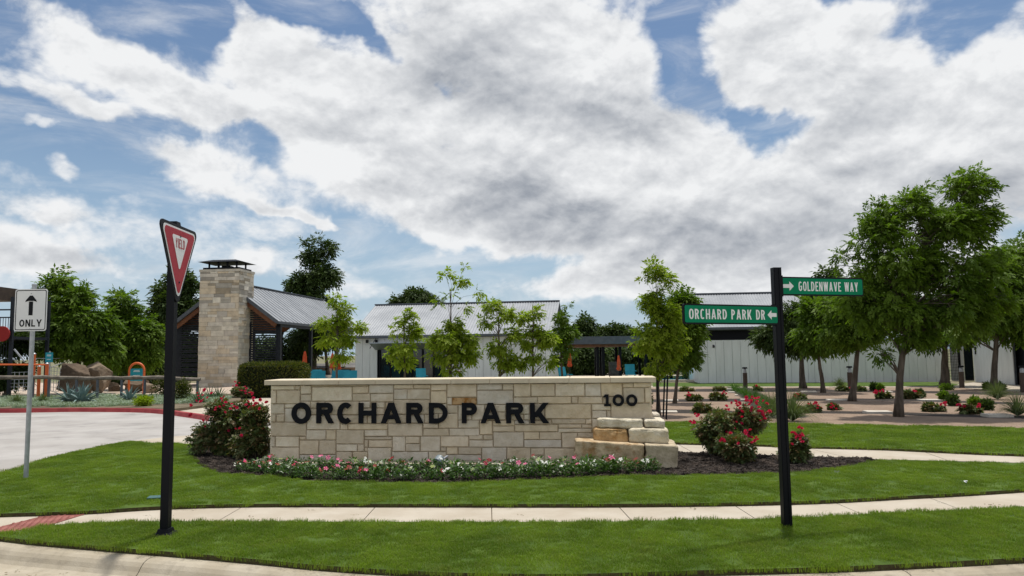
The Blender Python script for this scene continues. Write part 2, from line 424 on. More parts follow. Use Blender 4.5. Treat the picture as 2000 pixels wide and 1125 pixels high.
# ------------------------------------------------------------------ mesh helpers
class MB:
    def __init__(self):
        self.v = []; self.f = []

    def add(self, vs, fs):
        b = len(self.v)
        self.v.extend([tuple(x) for x in vs])
        self.f.extend([tuple(i + b for i in f) for f in fs])
        return self

    def box(self, c, s, ax=(1, 0, 0), up=(0, 0, 1), taper=1.0):
        """box centred at c, sizes along ax, up x ax, up"""
        ax = Vector(ax).normalized(); up = Vector(up); up = (up - ax * up.dot(ax)).normalized(); ay = up.cross(ax)
        c = Vector(c); vs = []
        for k in (-1, 1):
            t = taper if k > 0 else 1.0
            for (i, j) in ((-1, -1), (1, -1), (1, 1), (-1, 1)):
                vs.append(c + ax * (i * s[0] / 2 * t) + ay * (j * s[1] / 2 * t) + up * (k * s[2] / 2))
        return self.add(vs, [(3, 2, 1, 0), (4, 5, 6, 7), (0, 1, 5, 4), (1, 2, 6, 5), (2, 3, 7, 6), (3, 0, 4, 7)])

    def bar(self, a, b, w, h=None, up=(0, 0, 1)):
        a = Vector(a); b = Vector(b); d = b - a
        u = Vector(up)
        if abs(d.normalized().dot(u)) > .97:
            u = Vector((0, 1, 0))
        return self.box((a + b) / 2, (d.length, w, h or w), d, u)

    def tube(self, pts, rad, n=6, cap=True):
        pts = [Vector(p) for p in pts]
        if not hasattr(rad, '__len__'):
            rad = [rad] * len(pts)
        b = len(self.v); prev = None
        for i, p in enumerate(pts):
            d = (pts[min(i + 1, len(pts) - 1)] - pts[max(i - 1, 0)]).normalized()
            if prev is None:
                u = d.orthogonal().normalized()
            else:
                u = (prev - d * prev.dot(d)).normalized()
            prev = u; w = d.cross(u)
            for k in range(n):
                a = 2 * pi * k / n
                self.v.append(tuple(p + (u * cos(a) + w * sin(a)) * rad[i]))
        for i in range(len(pts) - 1):
            for k in range(n):
                a = b + i * n + k; c = b + i * n + (k + 1) % n
                self.f.append((a, c, c + n, a + n))
        if cap:
            self.f.append(tuple(b + k for k in range(n - 1, -1, -1)))
            e = b + (len(pts) - 1) * n
            self.f.append(tuple(e + k for k in range(n)))
        return self

    def lathe(self, c, prof, n=16):
        """prof: list of (r, z)"""
        c = Vector(c)
        b = len(self.v)
        for r, z in prof:
            for k in range(n):
                a = 2 * pi * k / n
                self.v.append((c.x + r * cos(a), c.y + r * sin(a), c.z + z))
        for i in range(len(prof) - 1):
            for k in range(n):
                a = b + i * n + k; d = b + i * n + (k + 1) % n
                self.f.append((a, d, d + n, a + n))
        self.f.append(tuple(b + k for k in range(n - 1, -1, -1)))
        e = b + (len(prof) - 1) * n
        self.f.append(tuple(e + k for k in range(n)))
        return self

    def prism(self, poly, z0, z1):
        """polygon in plan, list of (x,y); top at z1, sides down to z0 (no bottom)"""
        n = len(poly)
        tris = tessellate_polygon([[Vector((p[0], p[1], 0)) for p in poly]])
        top = [(p[0], p[1], z1) for p in poly]
        fs = []
        for t in tris:
            a, b_, c_ = (Vector(top[i]) for i in t)
            if (b_ - a).cross(c_ - a).z < 0:
                t = t[::-1]
            fs.append(tuple(t))
        self.add(top, fs)
        if z0 is not None:
            area = sum(poly[i][0] * poly[(i + 1) % n][1] - poly[(i + 1) % n][0] * poly[i][1] for i in range(n))
            vs = [(p[0], p[1], z1) for p in poly] + [(p[0], p[1], z0) for p in poly]
            fs = []
            for i in range(n):
                j = (i + 1) % n
                fs.append((i, n + i, n + j, j) if area > 0 else (j, n + j, n + i, i))
            self.add(vs, fs)
        return self


def mesh_of(mb, name, m, smooth=False, off=None):
    me = bpy.data.meshes.new(name)
    vs = mb.v
    if off is not None:
        vs = [(x - off.x, y - off.y, z - off.z) for x, y, z in vs]
    me.from_pydata(vs, [], mb.f)
    if isinstance(m, (list, tuple)):
        for k in m: me.materials.append(k)
    elif m: me.materials.append(m)
    if smooth:
        me.polygons.foreach_set('use_smooth', [True] * len(me.polygons))
    me.update()
    return me


def tag(o, label=None, cat=None, group=None, kind=None):
    if label: o['label'] = label
    if cat: o['category'] = cat
    if group: o['group'] = group
    if kind: o['kind'] = kind
    return o


def thing(name, loc, label, cat, group=None, kind=None):
    o = bpy.data.objects.new(name, None)
    o.empty_display_size = .2
    C.objects.link(o)
    o.location = loc
    return tag(o, label, cat, group, kind)


ROOT = {}


def root_loc(p):
    while p.parent is not None:
        p = p.parent
    return Vector(p.location)


def obj(name, mb, m, parent=None, smooth=False, **kw):
    """mb in world coordinates. Child objects are stored relative to the root thing."""
    if parent is not None:
        off = root_loc(parent)
        me = mesh_of(mb, name, m, smooth, off)
        o = bpy.data.objects.new(name, me)
        C.objects.link(o)
        o.parent = parent
    else:
        c = Vector(np.array(mb.v).mean(axis=0)) if kw.get('center') else Vector((0, 0, 0))
        me = mesh_of(mb, name, m, smooth, c)
        o = bpy.data.objects.new(name, me)
        o.location = c
        C.objects.link(o)
    kw.pop('center', None)
    return tag(o, **kw)


def np_mesh(name, verts, faces4, m, tint=None, smooth=False):
    """faces4: (F,k) int array, uniform polygon size"""
    me = bpy.data.meshes.new(name)
    k = faces4.shape[1]
    me.vertices.add(len(verts)); me.vertices.foreach_set('co', verts.astype(np.float32).ravel())
    me.loops.add(faces4.size); me.loops.foreach_set('vertex_index', faces4.astype(np.int32).ravel())
    me.polygons.add(len(faces4))
    me.polygons.foreach_set('loop_start', np.arange(0, faces4.size, k, dtype=np.int32))
    me.polygons.foreach_set('loop_total', np.full(len(faces4), k, dtype=np.int32))
    me.materials.append(m)
    me.update(calc_edges=True)
    if tint is not None:
        a = me.attributes.new('tint', 'FLOAT', 'POINT')
        a.data.foreach_set('value', tint.astype(np.float32))
    return me


def np_obj(name, me, parent=None, off=None, **kw):
    o = bpy.data.objects.new(name, me)
    C.objects.link(o)
    if parent: o.parent = parent
    return tag(o, **kw)


def frame(o, ax, up=(0, 0, 1)):
    ax = Vector(ax).normalized(); up = (Vector(up) - ax * Vector(up).dot(ax)).normalized(); n = ax.cross(up)   # n points towards viewer for ax=right
    return Vector(o), ax, up, n


def smooth_line(pts, k=6):
    """Catmull-Rom through 2-D points"""
    P = [Vector((p[0], p[1])) for p in pts]
    P = [P[0] * 2 - P[1]] + P + [P[-1] * 2 - P[-2]]
    out = []
    for i in range(1, len(P) - 2):
        for j in range(k):
            t = j / k
            a, b, c, d = P[i - 1], P[i], P[i + 1], P[i + 2]
            out.append(.5 * ((2 * b) + (c - a) * t + (2 * a - 5 * b + 4 * c - d) * t * t + (-a + 3 * b - 3 * c + d) * t ** 3))
    out.append(P[-2])
    return out


def gl(pts, z=0.0, k=5):
    """pixel polyline -> smooth ground polyline"""
    return [Vector((p.x, p.y)) for p in smooth_line([G(a, b, z).to_2d() for a, b in pts], k)]


# ------------------------------------------------------------------ lettering
def arc(cx, cy, rx, ry, a0, a1, n=18, e=2.0):
    pts = []
    for i in range(n + 1):
        a = radians(a0 + (a1 - a0) * i / n)
        c, s = cos(a), sin(a)
        pts.append((cx + rx * math.copysign(abs(c) ** (2 / e), c), cy + ry * math.copysign(abs(s) ** (2 / e), s)))
    return pts


def glyph(ch, W, t, e=2.0):
    """returns list of strokes; ('r', pts, closed) ribbon, ('d', p0, p1) diagonal with level ends, ('b', x0,y0,x1,y1) bar"""
    a = t / 2
    S = []
    if ch in 'O0': S = [('r', arc(W / 2, .5, W / 2 - a, .5 - a, 0, 360, 36, e)[:-1], True)]
    elif ch == 'C': S = [('r', arc(W / 2, .5, W / 2 - a, .5 - a, 48, 312, 28, e), False)]
    elif ch == 'G': S = [('r', arc(W / 2, .5, W / 2 - a, .5 - a, 48, 340, 30, e), False), ('b', W * .52, .42, W, .42 + t), ('b', W - t, .12, W, .5)]
    elif ch == 'I': S = [('b', 0, 0, t, 1)]
    elif ch == 'H': S = [('b', 0, 0, t, 1), ('b', W - t, 0, W, 1), ('b', t * .5, .5 - a, W - t * .5, .5 + a)]
    elif ch == 'L': S = [('b', 0, 0, t, 1), ('b', t * .5, 0, W, t)]
    elif ch == 'E': S = [('b', 0, 0, t, 1), ('b', t * .5, 0, W, t), ('b', t * .5, 1 - t, W, 1), ('b', t * .5, .52 - a, W * .88, .52 + a)]
    elif ch == 'T': S = [('b', W / 2 - a, 0, W / 2 + a, 1), ('b', 0, 1 - t, W, 1)]
    elif ch == 'N': S = [('b', 0, 0, t, 1), ('b', W - t, 0, W, 1), ('d', (W - t * .62, 0), (t * .62, 1))]
    elif ch == 'A': S = [('d', (t * .55, 0), (W / 2 - t * .04, 1)), ('d', (W - t * .55, 0), (W / 2 + t * .04, 1)), ('b', W * .22, .2, W * .78, .2 + t * .85)]
    elif ch == 'V': S = [('d', (W / 2 - t * .04, 0), (t * .55, 1)), ('d', (W / 2 + t * .04, 0), (W - t * .55, 1))]
    elif ch == 'W': S = [('d', (W * .27, 0), (t * .5, 1)), ('d', (W * .27, 0), (W * .5, 1)), ('d', (W * .73, 0), (W * .5, 1)), ('d', (W * .73, 0), (W - t * .5, 1))]
    elif ch == 'Y': S = [('b', W / 2 - a, 0, W / 2 + a, .45), ('d', (W / 2, .38), (t * .6, 1)), ('d', (W / 2, .38), (W - t * .6, 1))]
    elif ch in 'PR':
        m = .40 if ch == 'P' else .44
        ry = (1 - a - (m + a)) / 2 if False else (1 - t - m) / 2 + 0
        cy = m + a + ry
        cx = W * .92 - a - min(ry, W * .45)
        rx = W * .92 - a - cx
        S = [('b', 0, 0, t, 1), ('r', [(t * .5, cy + ry)] + arc(cx, cy, rx, ry, 90, -90, 14) + [(t * .5, cy - ry)], False)]
        if ch == 'R': S.append(('d', (W - t * .62, 0), (W * .50, m + a)))
    elif ch == 'D':
        cx = W * .42; rx = W - a - cx
        S = [('b', 0, 0, t, 1), ('r', [(t * .5, 1 - a)] + arc(cx, .5, rx, .5 - a, 90, -90, 18) + [(t * .5, a)], False)]
    elif ch == 'B':
        S = [('b', 0, 0, t, 1), ('r', [(t * .5, 1 - a)] + arc(W * .5, .75 - a / 2, W * .5 - t * .7, .25 - a / 2, 90, -90, 10) + [(t * .5, .5)], False),
             ('r', [(t * .5, .5)] + arc(W * .55, .25 + a / 2, W * .45 - a, .25 - a / 2, 90, -90, 10) + [(t * .5, a)], False)]
    elif ch == 'K': S = [('b', 0, 0, t, 1), ('d', (t * .9, .30), (W - t * .68, 1)), ('d', (W - t * .62, 0), (W * .40, .56))]
    elif ch == '1': S = [('b', W / 2 - a, 0, W / 2 + a, 1), ('b', 0.02, 0, W - .02, t * .75), ('d', (W * .12, .74), (W / 2, 1))]
    return S


def ribbon(pts, t, closed):
    P = [Vector(p) for p in pts]; n = len(P); Lf = []; Rt = []
    for i in range(n):
        if closed:
            a, b = P[i - 1], P[(i + 1) % n]
            d0 = (P[i] - a).normalized(); d1 = (b - P[i]).normalized()
        else:
            d0 = (P[i] - P[i - 1]).normalized() if i else (P[1] - P[0]).normalized()
            d1 = (P[i + 1] - P[i]).normalized() if i < n - 1 else d0
        d = (d0 + d1).normalized()
        nn = Vector((-d.y, d.x))
        k = 1 / max(.5, nn.dot(Vector((-d0.y, d0.x))))
        Lf.append(P[i] + nn * (t / 2 * k)); Rt.append(P[i] - nn * (t / 2 * k))
    return Lf, Rt


def add_text(mb, text, fr, x0, y0, H, widths, t, gap, depth, back=0.0, sx=1.0, e=2.0, space=None, shear=0.0):
    """text on frame fr=(o, ax, up, n); height H metres; widths in units of H; strokes get stepped by .2 mm"""
    o, ax, up, n = fr
    x = x0
    for ch in text:
        if ch == ' ':
            x += (space if space is not None else .3) * H * sx
            continue
        W = widths.get(ch, widths['*'])
        for si, s in enumerate(glyph(ch, W, t, e)):
            dd = depth - si * .0003

            def P(q, w):
                return o + ax * (x + q[0] * H * sx) + up * (y0 + q[1] * H) + n * (back + w)
            if s[0] == 'r':
                Lf, Rt = ribbon(s[1], t, s[2])
                m_ = len(Lf)
                vs = [P(q, dd) for q in Lf] + [P(q, dd) for q in Rt] + [P(q, 0) for q in Lf] + [P(q, 0) for q in Rt]
                fs = []
                rng_ = range(m_) if s[2] else range(m_ - 1)
                for i in rng_:
                    j = (i + 1) % m_
                    fs += [(i, m_ + i, m_ + j, j), (i, j, 2 * m_ + j, 2 * m_ + i), (m_ + j, m_ + i, 3 * m_ + i, 3 * m_ + j)]
                if not s[2]:
                    fs += [(m_, 0, 2 * m_, 3 * m_), (m_ - 1, 2 * m_ - 1, 4 * m_ - 1, 3 * m_ - 1)]
                mb.add(vs, fs)
            else:
                if s[0] == 'b':
                    q = [(s[1], s[2]), (s[3], s[2]), (s[3], s[4]), (s[1], s[4])]
                else:
                    p0, p1 = s[1], s[2]
                    L_ = sqrt(((p1[0] - p0[0]) * sx) ** 2 + (p1[1] - p0[1]) ** 2)
                    hw = t / 2 * L_ / abs(p1[1] - p0[1])
                    q = [(p0[0] - hw, p0[1]), (p0[0] + hw, p0[1]), (p1[0] + hw, p1[1]), (p1[0] - hw, p1[1])]
                vs = [P(k, dd) for k in q] + [P(k, 0) for k in q]
                mb.add(vs, [(0, 1, 2, 3), (1, 0, 4, 5), (2, 1, 5, 6), (3, 2, 6, 7), (0, 3, 7, 4)])
        x += (W + gap) * H * sx
    return x


def poly_plate(mb, pts, fr, depth, back=0.0):
    """flat polygon plate on a frame"""
    o, ax, up, n = fr
    m_ = len(pts)
    area = sum(pts[i][0] * pts[(i + 1) % m_][1] - pts[(i + 1) % m_][0] * pts[i][1] for i in range(m_))
    if area < 0: pts = pts[::-1]
    vs = [o + ax * x + up * y + n * (back + depth) for x, y in pts] + [o + ax * x + up * y + n * back for x, y in pts]
    fs = [tuple(range(m_)), tuple(range(2 * m_ - 1, m_ - 1, -1))] + [(i, m_ + i, m_ + (i + 1) % m_, (i + 1) % m_) for i in range(m_)]
    mb.add(vs, fs)
    return mb


def rrect(x0, y0, x1, y1, r, n=5):
    pts = []
    for cx, cy, a in ((x1 - r, y1 - r, 0), (x0 + r, y1 - r, 90), (x0 + r, y0 + r, 180), (x1 - r, y0 + r, 270)):
        for i in range(n + 1):
            b = radians(a + 90 * i / n)
            pts.append((cx + r * cos(b), cy + r * sin(b)))
    return pts


def round_poly(corners, r, n=5):
    out = []; m_ = len(corners)
    for i in range(m_):
        p = Vector(corners[i]); a = Vector(corners[i - 1]); b = Vector(corners[(i + 1) % m_])
        da = (a - p).normalized(); db = (b - p).normalized()
        ang = da.angle(db); d = r / math.tan(ang / 2)
        p0 = p + da * d; p1 = p + db * d
        c = p + (da + db).normalized() * (r / sin(ang / 2))
        a0 = atan2(p0.y - c.y, p0.x - c.x); a1 = atan2(p1.y - c.y, p1.x - c.x)
        dd = (a1 - a0 + pi) % (2 * pi) - pi
        for k in range(n + 1):
            t = a0 + dd * k / n
            out.append((c.x + r * cos(t), c.y + r * sin(t)))
    return out


# ================================================================== GROUND
kerb_px = [(-900, 905), (-500, 958), (-200, 1018), (0, 1051), (200, 1070), (350, 1082), (500, 1095), (640, 1108), (850, 1120), (1100, 1124), (1360, 1117), (1680, 1108), (2000, 1092), (2300, 1076), (2700, 1052), (3300, 1012)]
kerb = gl(kerb_px, 0.0, 5)
mb = MB()
ground_poly = [(p.x, p.y) for p in kerb] + [(900, 60), (900, 1800), (-900, 1800), (-900, 60)]
mb.prism(ground_poly, None, -0.012)
obj('ground', mb, M_far, kind='structure')
mb = MB().add([(-900, -900, -.14), (900, -900, -.14), (900, 130, -.14), (-900, 130, -.14)], [(0, 1, 2, 3)])
obj('street', mb, M_street, kind='structure')

# kerb: swept profile, a segment per joint
kroot = tag(bpy.data.objects.new('kerb', None), kind='structure'); C.objects.link(kroot)
prof = [(-.02, -.1), (-.02, -.002), (.0, .0), (.16, .0), (.20, -.006), (.235, -.022), (.265, -.05), (.29, -.085), (.32, -.112), (.37, -.127), (.50, -.133), (.92, -.122), (.93, -.16)]


def offset_line(line, d):
    out = []
    for i, p in enumerate(line):
        a = line[max(i - 1, 0)]; b = line[min(i + 1, len(line) - 1)]
        t = (b - a).normalized()
        out.append(Vector((p.x + t.y * d, p.y - t.x * d)))
    return out


joint_px = [-400, -120, 300, 850, 955, 1690, 2300]
jx = [G(x, 1090, 0).x for x in joint_px]
offs = [offset_line(kerb, o) for o, z in prof]
# resample kerb finely
segs = []; cur = [0]
for i in range(1, len(kerb)):
    crossed = any((kerb[i - 1].x < j <= kerb[i].x) for j in jx)
    cur.append(i)
    if crossed or i == len(kerb) - 1:
        segs.append(cur); cur = [i]
for s in segs:
    if len(s) < 2: continue
    mb = MB(); vs = []; nP = len(prof)
    for q, i in enumerate(s):
        for k, (o_, z_) in enumerate(prof):
            p = offs[k][i]
            # shrink the ends for the joint
            if q == 0: p = p.lerp(offs[k][s[1]], .004 / max((offs[k][s[1]] - p).length, .05))
            if q == len(s) - 1: p = p.lerp(offs[k][s[-2]], .004 / max((offs[k][s[-2]] - p).length, .05))
            vs.append((p.x, p.y, z_))
    fs = []
    for q in range(len(s) - 1):
        for k in range(nP - 1):
            a = q * nP + k
            fs.append((a, a + nP, a + nP + 1, a + 1)[::-1])
    fs.append(tuple(range(nP)))
    fs.append(tuple(range((len(s) - 1) * nP + nP - 1, (len(s) - 1) * nP - 1, -1)))
    mb.add(vs, fs)
    obj('kerb_segment', mb, M_conc2, kroot, smooth=False)

# sidewalk, slab by slab
SW_Z = .004
far_px = [(-900, 1040), (-400, 1016), (0, 1004), (162, 999), (310, 990), (500, 985), (800, 985), (1200, 985), (1548, 980), (1760, 970), (2000, 956), (2400, 925), (3000, 870)]
near_px = [(-900, 1160), (-400, 1075), (0, 1045), (88, 1030), (225, 1022), (500, 1021), (710, 1022), (1130, 1022), (1300, 1019), (1548, 1014), (1760, 1003), (2000, 992), (2400, 962), (3000, 905)]
sw_far = gl(far_px, SW_Z, 8); sw_near = gl(near_px, SW_Z, 8)


def at_x(line, x):
    for i in range(len(line) - 1):
        if (line[i].x - x) * (line[i + 1].x - x) <= 0:
            t = (x - line[i].x) / ((line[i + 1].x - line[i].x) or 1)
            return line[i].lerp(line[i + 1], t)
    return line[0] if x < line[0].x else line[-1]


def between(line, x0, x1):
    return [at_x(line, x0)] + [p for p in line if x0 < p.x < x1] + [at_x(line, x1)]


swroot = tag(bpy.data.objects.new('sidewalk', None), kind='structure'); C.objects.link(swroot)
jf = [(-700, 1030), (-300, 1014), (165, 999), (480, 986), (737, 986), (960, 986), (1204, 985), (1428, 983), (1620, 977), (1800, 967), (1990, 957), (2250, 938)]
jn = [(-760, 1150), (-420, 1078), (90, 1030), (420, 1021), (705, 1021), (961, 1021), (1237, 1020), (1480, 1016), (1690, 1007), (1885, 998), (2090, 987), (2390, 965)]
for i in range(len(jf) - 1):
    a, b = G(*jf[i], SW_Z).x, G(*jf[i + 1], SW_Z).x
    c, d = G(*jn[i], SW_Z).x, G(*jn[i + 1], SW_Z).x
    g = .005
    top = between(sw_far, a + g, b - g); bot = between(sw_near, c + g, d - g)
    poly = [(p.x, p.y) for p in top] + [(p.x, p.y) for p in reversed(bot)]
    mb = MB().prism(poly, -.05, SW_Z)
    obj('sidewalk_slab', mb, M_conc, swroot)
mb = MB().prism([(p.x, p.y) for p in between(sw_far, -12, 14)] + [(p.x, p.y) for p in reversed(between(sw_near, -12, 14))], None, -.006)
obj('sidewalk_joint_bed', mb, M_soil, swroot)

# tactile paving with truncated domes
tp = [G(*p, SW_Z + .004) for p in [(-60, 1050), (0, 1029), (80, 1009), (167, 1004), (95, 1026), (37, 1036), (0, 1043), (-40, 1055)]]
troot = thing('tactile_paving', Vector((0, 0, 0)), 'red brown tactile warning pad with small domes set in the sidewalk at the left', 'tactile paving')
mb = MB().prism([(p.x, p.y) for p in tp], SW_Z, SW_Z + .006)
obj('pad', mb, M_tactile, troot)
from mathutils.geometry import intersect_point_line


def inside(poly, x, y):
    c = False; n = len(poly); j = n - 1
    for i in range(n):
        if ((poly[i][1] > y) != (poly[j][1] > y)) and (x < (poly[j][0] - poly[i][0]) * (y - poly[i][1]) / (poly[j][1] - poly[i][1]) + poly[i][0]):
            c = not c
        j = i
    return c


mb = MB(); tpl = [(p.x, p.y) for p in tp]
ax_t = Vector((.93, .36)); ay_t = Vector((-.36, .93)); c0 = Vector((-4.3, 7.2))
for i in range(-40, 40):
    for j in range(-20, 20):
        p = c0 + ax_t * (i * .06) + ay_t * (j * .06)
        if inside(tpl, p.x, p.y):
            mb.lathe((p.x, p.y, SW_Z + .006), [(.016, 0), (.011, .006)], 6)
o = obj('domes', mb, M_tactile, troot); o['kind'] = 'stuff'

# driveway, walks, beds
Z1 = .0
drive_far = [(-900, 812), (-300, 807), (0, 806), (160, 804), (267, 804), (320, 807), (395, 815), (450, 822), (700, 824)]
drive_near = [(-900, 1180), (-300, 1003), (0, 924), (53, 907), (107, 892), (160, 880), (200, 871), (229, 866), (256, 862)]
dn = gl(drive_near, Z1)
poly = gl(drive_far, Z1) + [G(700, 850, Z1).to_2d(), G(373, 851, Z1).to_2d()] + list(reversed(dn))
obj('driveway', MB().prism([(p.x, p.y) for p in poly], None, Z1), M_drive, kind='structure')
# faded red kerb line along the near edge of the drive
a_ = dn; b_ = [p + (a_[min(i + 1, len(a_) - 1)] - a_[max(i - 1, 0)]).normalized().orthogonal() * .15 for i, p in enumerate(a_)]
if b_[5].y < a_[5].y: b_ = [2 * p - q for p, q in zip(a_, b_)]
obj('drive_edge_kerb', MB().prism([(p.x, p.y) for p in a_] + [(p.x, p.y) for p in reversed(b_)], -.05, .012), M_redfaded, kind='structure')

red_px = [(-900, 806), (-300, 800), (0, 799), (80, 798), (160, 797), (267, 798), (320, 801), (360, 806), (395, 811), (410, 814)]
rl = gl(red_px, .12)
rroot = tag(bpy.data.objects.new('red_kerb', None), kind='structure'); C.objects.link(rroot)
for i in range(0, len(rl) - 1, 3):
    s = rl[i:i + 4]
    fr_ = offset_line(rl, .0)[i:i + 4]; bk = offset_line(rl, -.16)[i:i + 4]
    ft = offset_line(rl, .04)[i:i + 4]
    n = len(s)
    vs = [(p.x, p.y, .12) for p in bk] + [(p.x, p.y, .12) for p in fr_] + [(p.x, p.y, .0) for p in ft]
    fs = []
    for k in range(n - 1):
        fs += [(k, n + k, n + k + 1, k + 1), (n + k, 2 * n + k, 2 * n + k + 1, n + k + 1)]
    obj('kerb_segment', MB().add(vs, fs), M_redpaint, rroot)

walk_lo_r = [(1326, 884), (1385, 885), (1481, 889), (1577, 893), (1718, 897), (1850, 900), (2000, 904), (2400, 915)]
walk_up_r = [(1321, 865), (1483, 869), (1573, 872.5), (1718, 876), (1850, 882), (2000, 888), (2400, 898)]
wl = gl([(256, 863), (373, 867), (520, 872), (900, 879), (1200, 882)] + walk_lo_r, .006)
wu = gl([(256, 861), (373, 850), (520, 847), (900, 850), (1200, 859)] + walk_up_r, .006)
wroot = tag(bpy.data.objects.new('rear_walk', None), kind='structure'); C.objects.link(wroot)
js = [(-9, -9), (-6.6, -6.6), (-4.5, -4.5), (-2.5, -2.5), (-.5, -.5), (1.2, 1.2), (3.0, 3.0), (G(1560, 872, 0).x + .0, G(1665, 896, 0).x), (G(1795, 880, 0).x, G(1850, 900, 0).x), (8.5, 8.6), (10.5, 10.5), (13, 13)]
for (a, c), (b, d) in zip(js[:-1], js[1:]):
    top = between(wu, a + .006, b - .006); bot = between(wl, c + .006, d - .006)
    obj('walk_slab', MB().prism([(p.x, p.y) for p in top] + [(p.x, p.y) for p in reversed(bot)], -.05, .006), M_conc, wroot)

plz = [G(x, y, .012).to_2d() for x, y in [(343, 803), (395, 812), (450, 821), (720, 821), (720, 771), (620, 770), (530, 774), (470, 784), (400, 793)]]
obj('entry_walk', MB().prism([(p.x, p.y) for p in plz], -.02, .012), M_conc, kind='structure')

# mulch bed around the monument
bed_front = [(378, 872), (374, 888), (382, 903), (410, 918), (450, 926), (500, 928), (541, 931), (602, 938), (700, 941), (900, 942), (1091, 935), (1193, 930), (1350, 928), (1524, 924), (1620, 916), (1680, 906), (1718, 898)]
bf = gl(bed_front, .03)
back = [at_x(wl, x) for x in (G(1700, 897).x, G(1577, 893).x, G(1326, 884).x, 0, -3)] + [G(420, 868, .02).to_2d()]
bed_poly = [(p.x, p.y) for p in bf] + [(p.x, p.y) for p in back]


def grid_surface(poly, step, zf, name, m, **kw):
    """a polygon filled by a fine grid with height function"""
    xs = [p[0] for p in poly]; ys = [p[1] for p in poly]
    mb = MB(); idx = {}
    nx = int((max(xs) - min(xs)) / step) + 2; ny = int((max(ys) - min(ys)) / step) + 2
    x0, y0 = min(xs), min(ys)
    for i in range(nx):
        for j in range(ny):
            if inside(poly, x0 + (i + .5) * step, y0 + (j + .5) * step):
                q = []
                for (a, b) in ((i, j), (i + 1, j), (i + 1, j + 1), (i, j + 1)):
                    if (a, b) not in idx:
                        x, y = x0 + a * step, y0 + b * step
                        idx[(a, b)] = len(mb.v); mb.v.append((x, y, zf(x, y)))
                    q.append(idx[(a, b)])
                mb.f.append(tuple(q))
    return obj(name, mb, m, smooth=True, **kw)


obj('mulch_bed', MB().prism(bed_poly, None, .02), M_mulch, kind='structure')

# lawns (slabs with a thatch edge)
LZ = .045


def lawn(name, poly, z=LZ):
    mb = MB().prism([(p[0], p[1]) for p in poly], -.02, z)
    o = obj(name, mb, [M_lawnbase, M_thatch], kind='structure')
    for p in o.data.polygons:
        if abs(p.normal.z) < .5: p.material_index = 1
    return o


strip_poly = [(p.x, p.y) for p in gl([(a, b - 3) for a, b in near_px[1:-1]], LZ, 5)] + [(p.x, p.y) for p in reversed(gl([(a, b - 3) for a, b in kerb_px[1:-1]], LZ, 4))]
lawn('verge_lawn', strip_poly)
lawn2_poly = [(p.x, p.y) for p in gl([(a, b - 1) for a, b in drive_near[1:]], LZ)] + [(p.x, p.y) for p in gl([(300, 865), (340, 865), (376, 868)], LZ)] + \
    [(p.x, p.y) for p in gl(bed_front[1:], LZ)] + [(p.x, p.y) for p in gl([(1740, 899), (1850, 901), (2000, 905), (2300, 914)], LZ)] + \
    [(p.x, p.y) for p in reversed(gl([(a, b - 1) for a, b in far_px[1:-1]], LZ))]
lawn('centre_lawn', lawn2_poly)
rear_px_top = [(1240, 822), (1300, 823), (1406, 825), (1556, 827), (1718, 830), (2000, 836), (2400, 846)]
lawn3_poly = [(p.x, p.y) for p in gl(rear_px_top, LZ)] + [(p.x, p.y) for p in reversed(gl([(1240, 861)] + [(a, b - 1) for a, b in walk_up_r], LZ))]
lawn('rear_lawn', lawn3_poly)
strip4 = [G(x, y, .02) for x, y in [(1275, 748), (1365, 748), (1845, 746), (1875, 752), (1845, 754), (1275, 755)]]
lawn('building_lawn', [(p.x, p.y) for p in strip4], .02)
cs = [G(x, y, .01) for x, y in [(1100, 754), (1850, 753.5), (1905, 746), (2100, 746), (2100, 768), (1950, 763), (1850, 757.5), (1100, 758)]]
obj('building_walk', MB().prism([(p.x, p.y) for p in cs], -.02, .01), M_conc, kind='structure')


# grass
def tuft_mesh(name, n, r, h, w, m, droop=.35, seg=1):
    V = []; F = []; T = []
    for i in range(n):
        a = random.random() * 2 * pi; rr = r * sqrt(random.random())
        x, y = rr * cos(a), rr * sin(a)
        b = random.random() * 2 * pi; hh = h * random.uniform(.6, 1.15); ww = w * random.uniform(.7, 1.2)
        l = hh * random.uniform(.1, droop * 2)
        b2 = b + random.uniform(-.8, .8) + pi / 2
        dx, dy = cos(b) * ww / 2, sin(b) * ww / 2
        ex, ey = cos(b2) * l, sin(b2) * l
        k = len(V)
        V += [(x - dx, y - dy, -.01), (x + dx, y + dy, -.01), (x + dx * .7 + ex * .35, y + dy * .7 + ey * .35, hh * .62), (x - dx * .7 + ex * .35, y - dy * .7 + ey * .35, hh * .62), (x + ex, y + ey, hh)]
        F += [(k, k + 1, k + 2, k + 3), (k + 3, k + 2, k + 4)]
        t = random.random()
        T += [t ** 4 * .9] * 5
    me = bpy.data.meshes.new(name); me.from_pydata(V, [], F); me.materials.append(m)
    at = me.attributes.new('tint', 'FLOAT', 'POINT'); at.data.foreach_set('value', T)
    return bpy.data.objects.new(name, me)


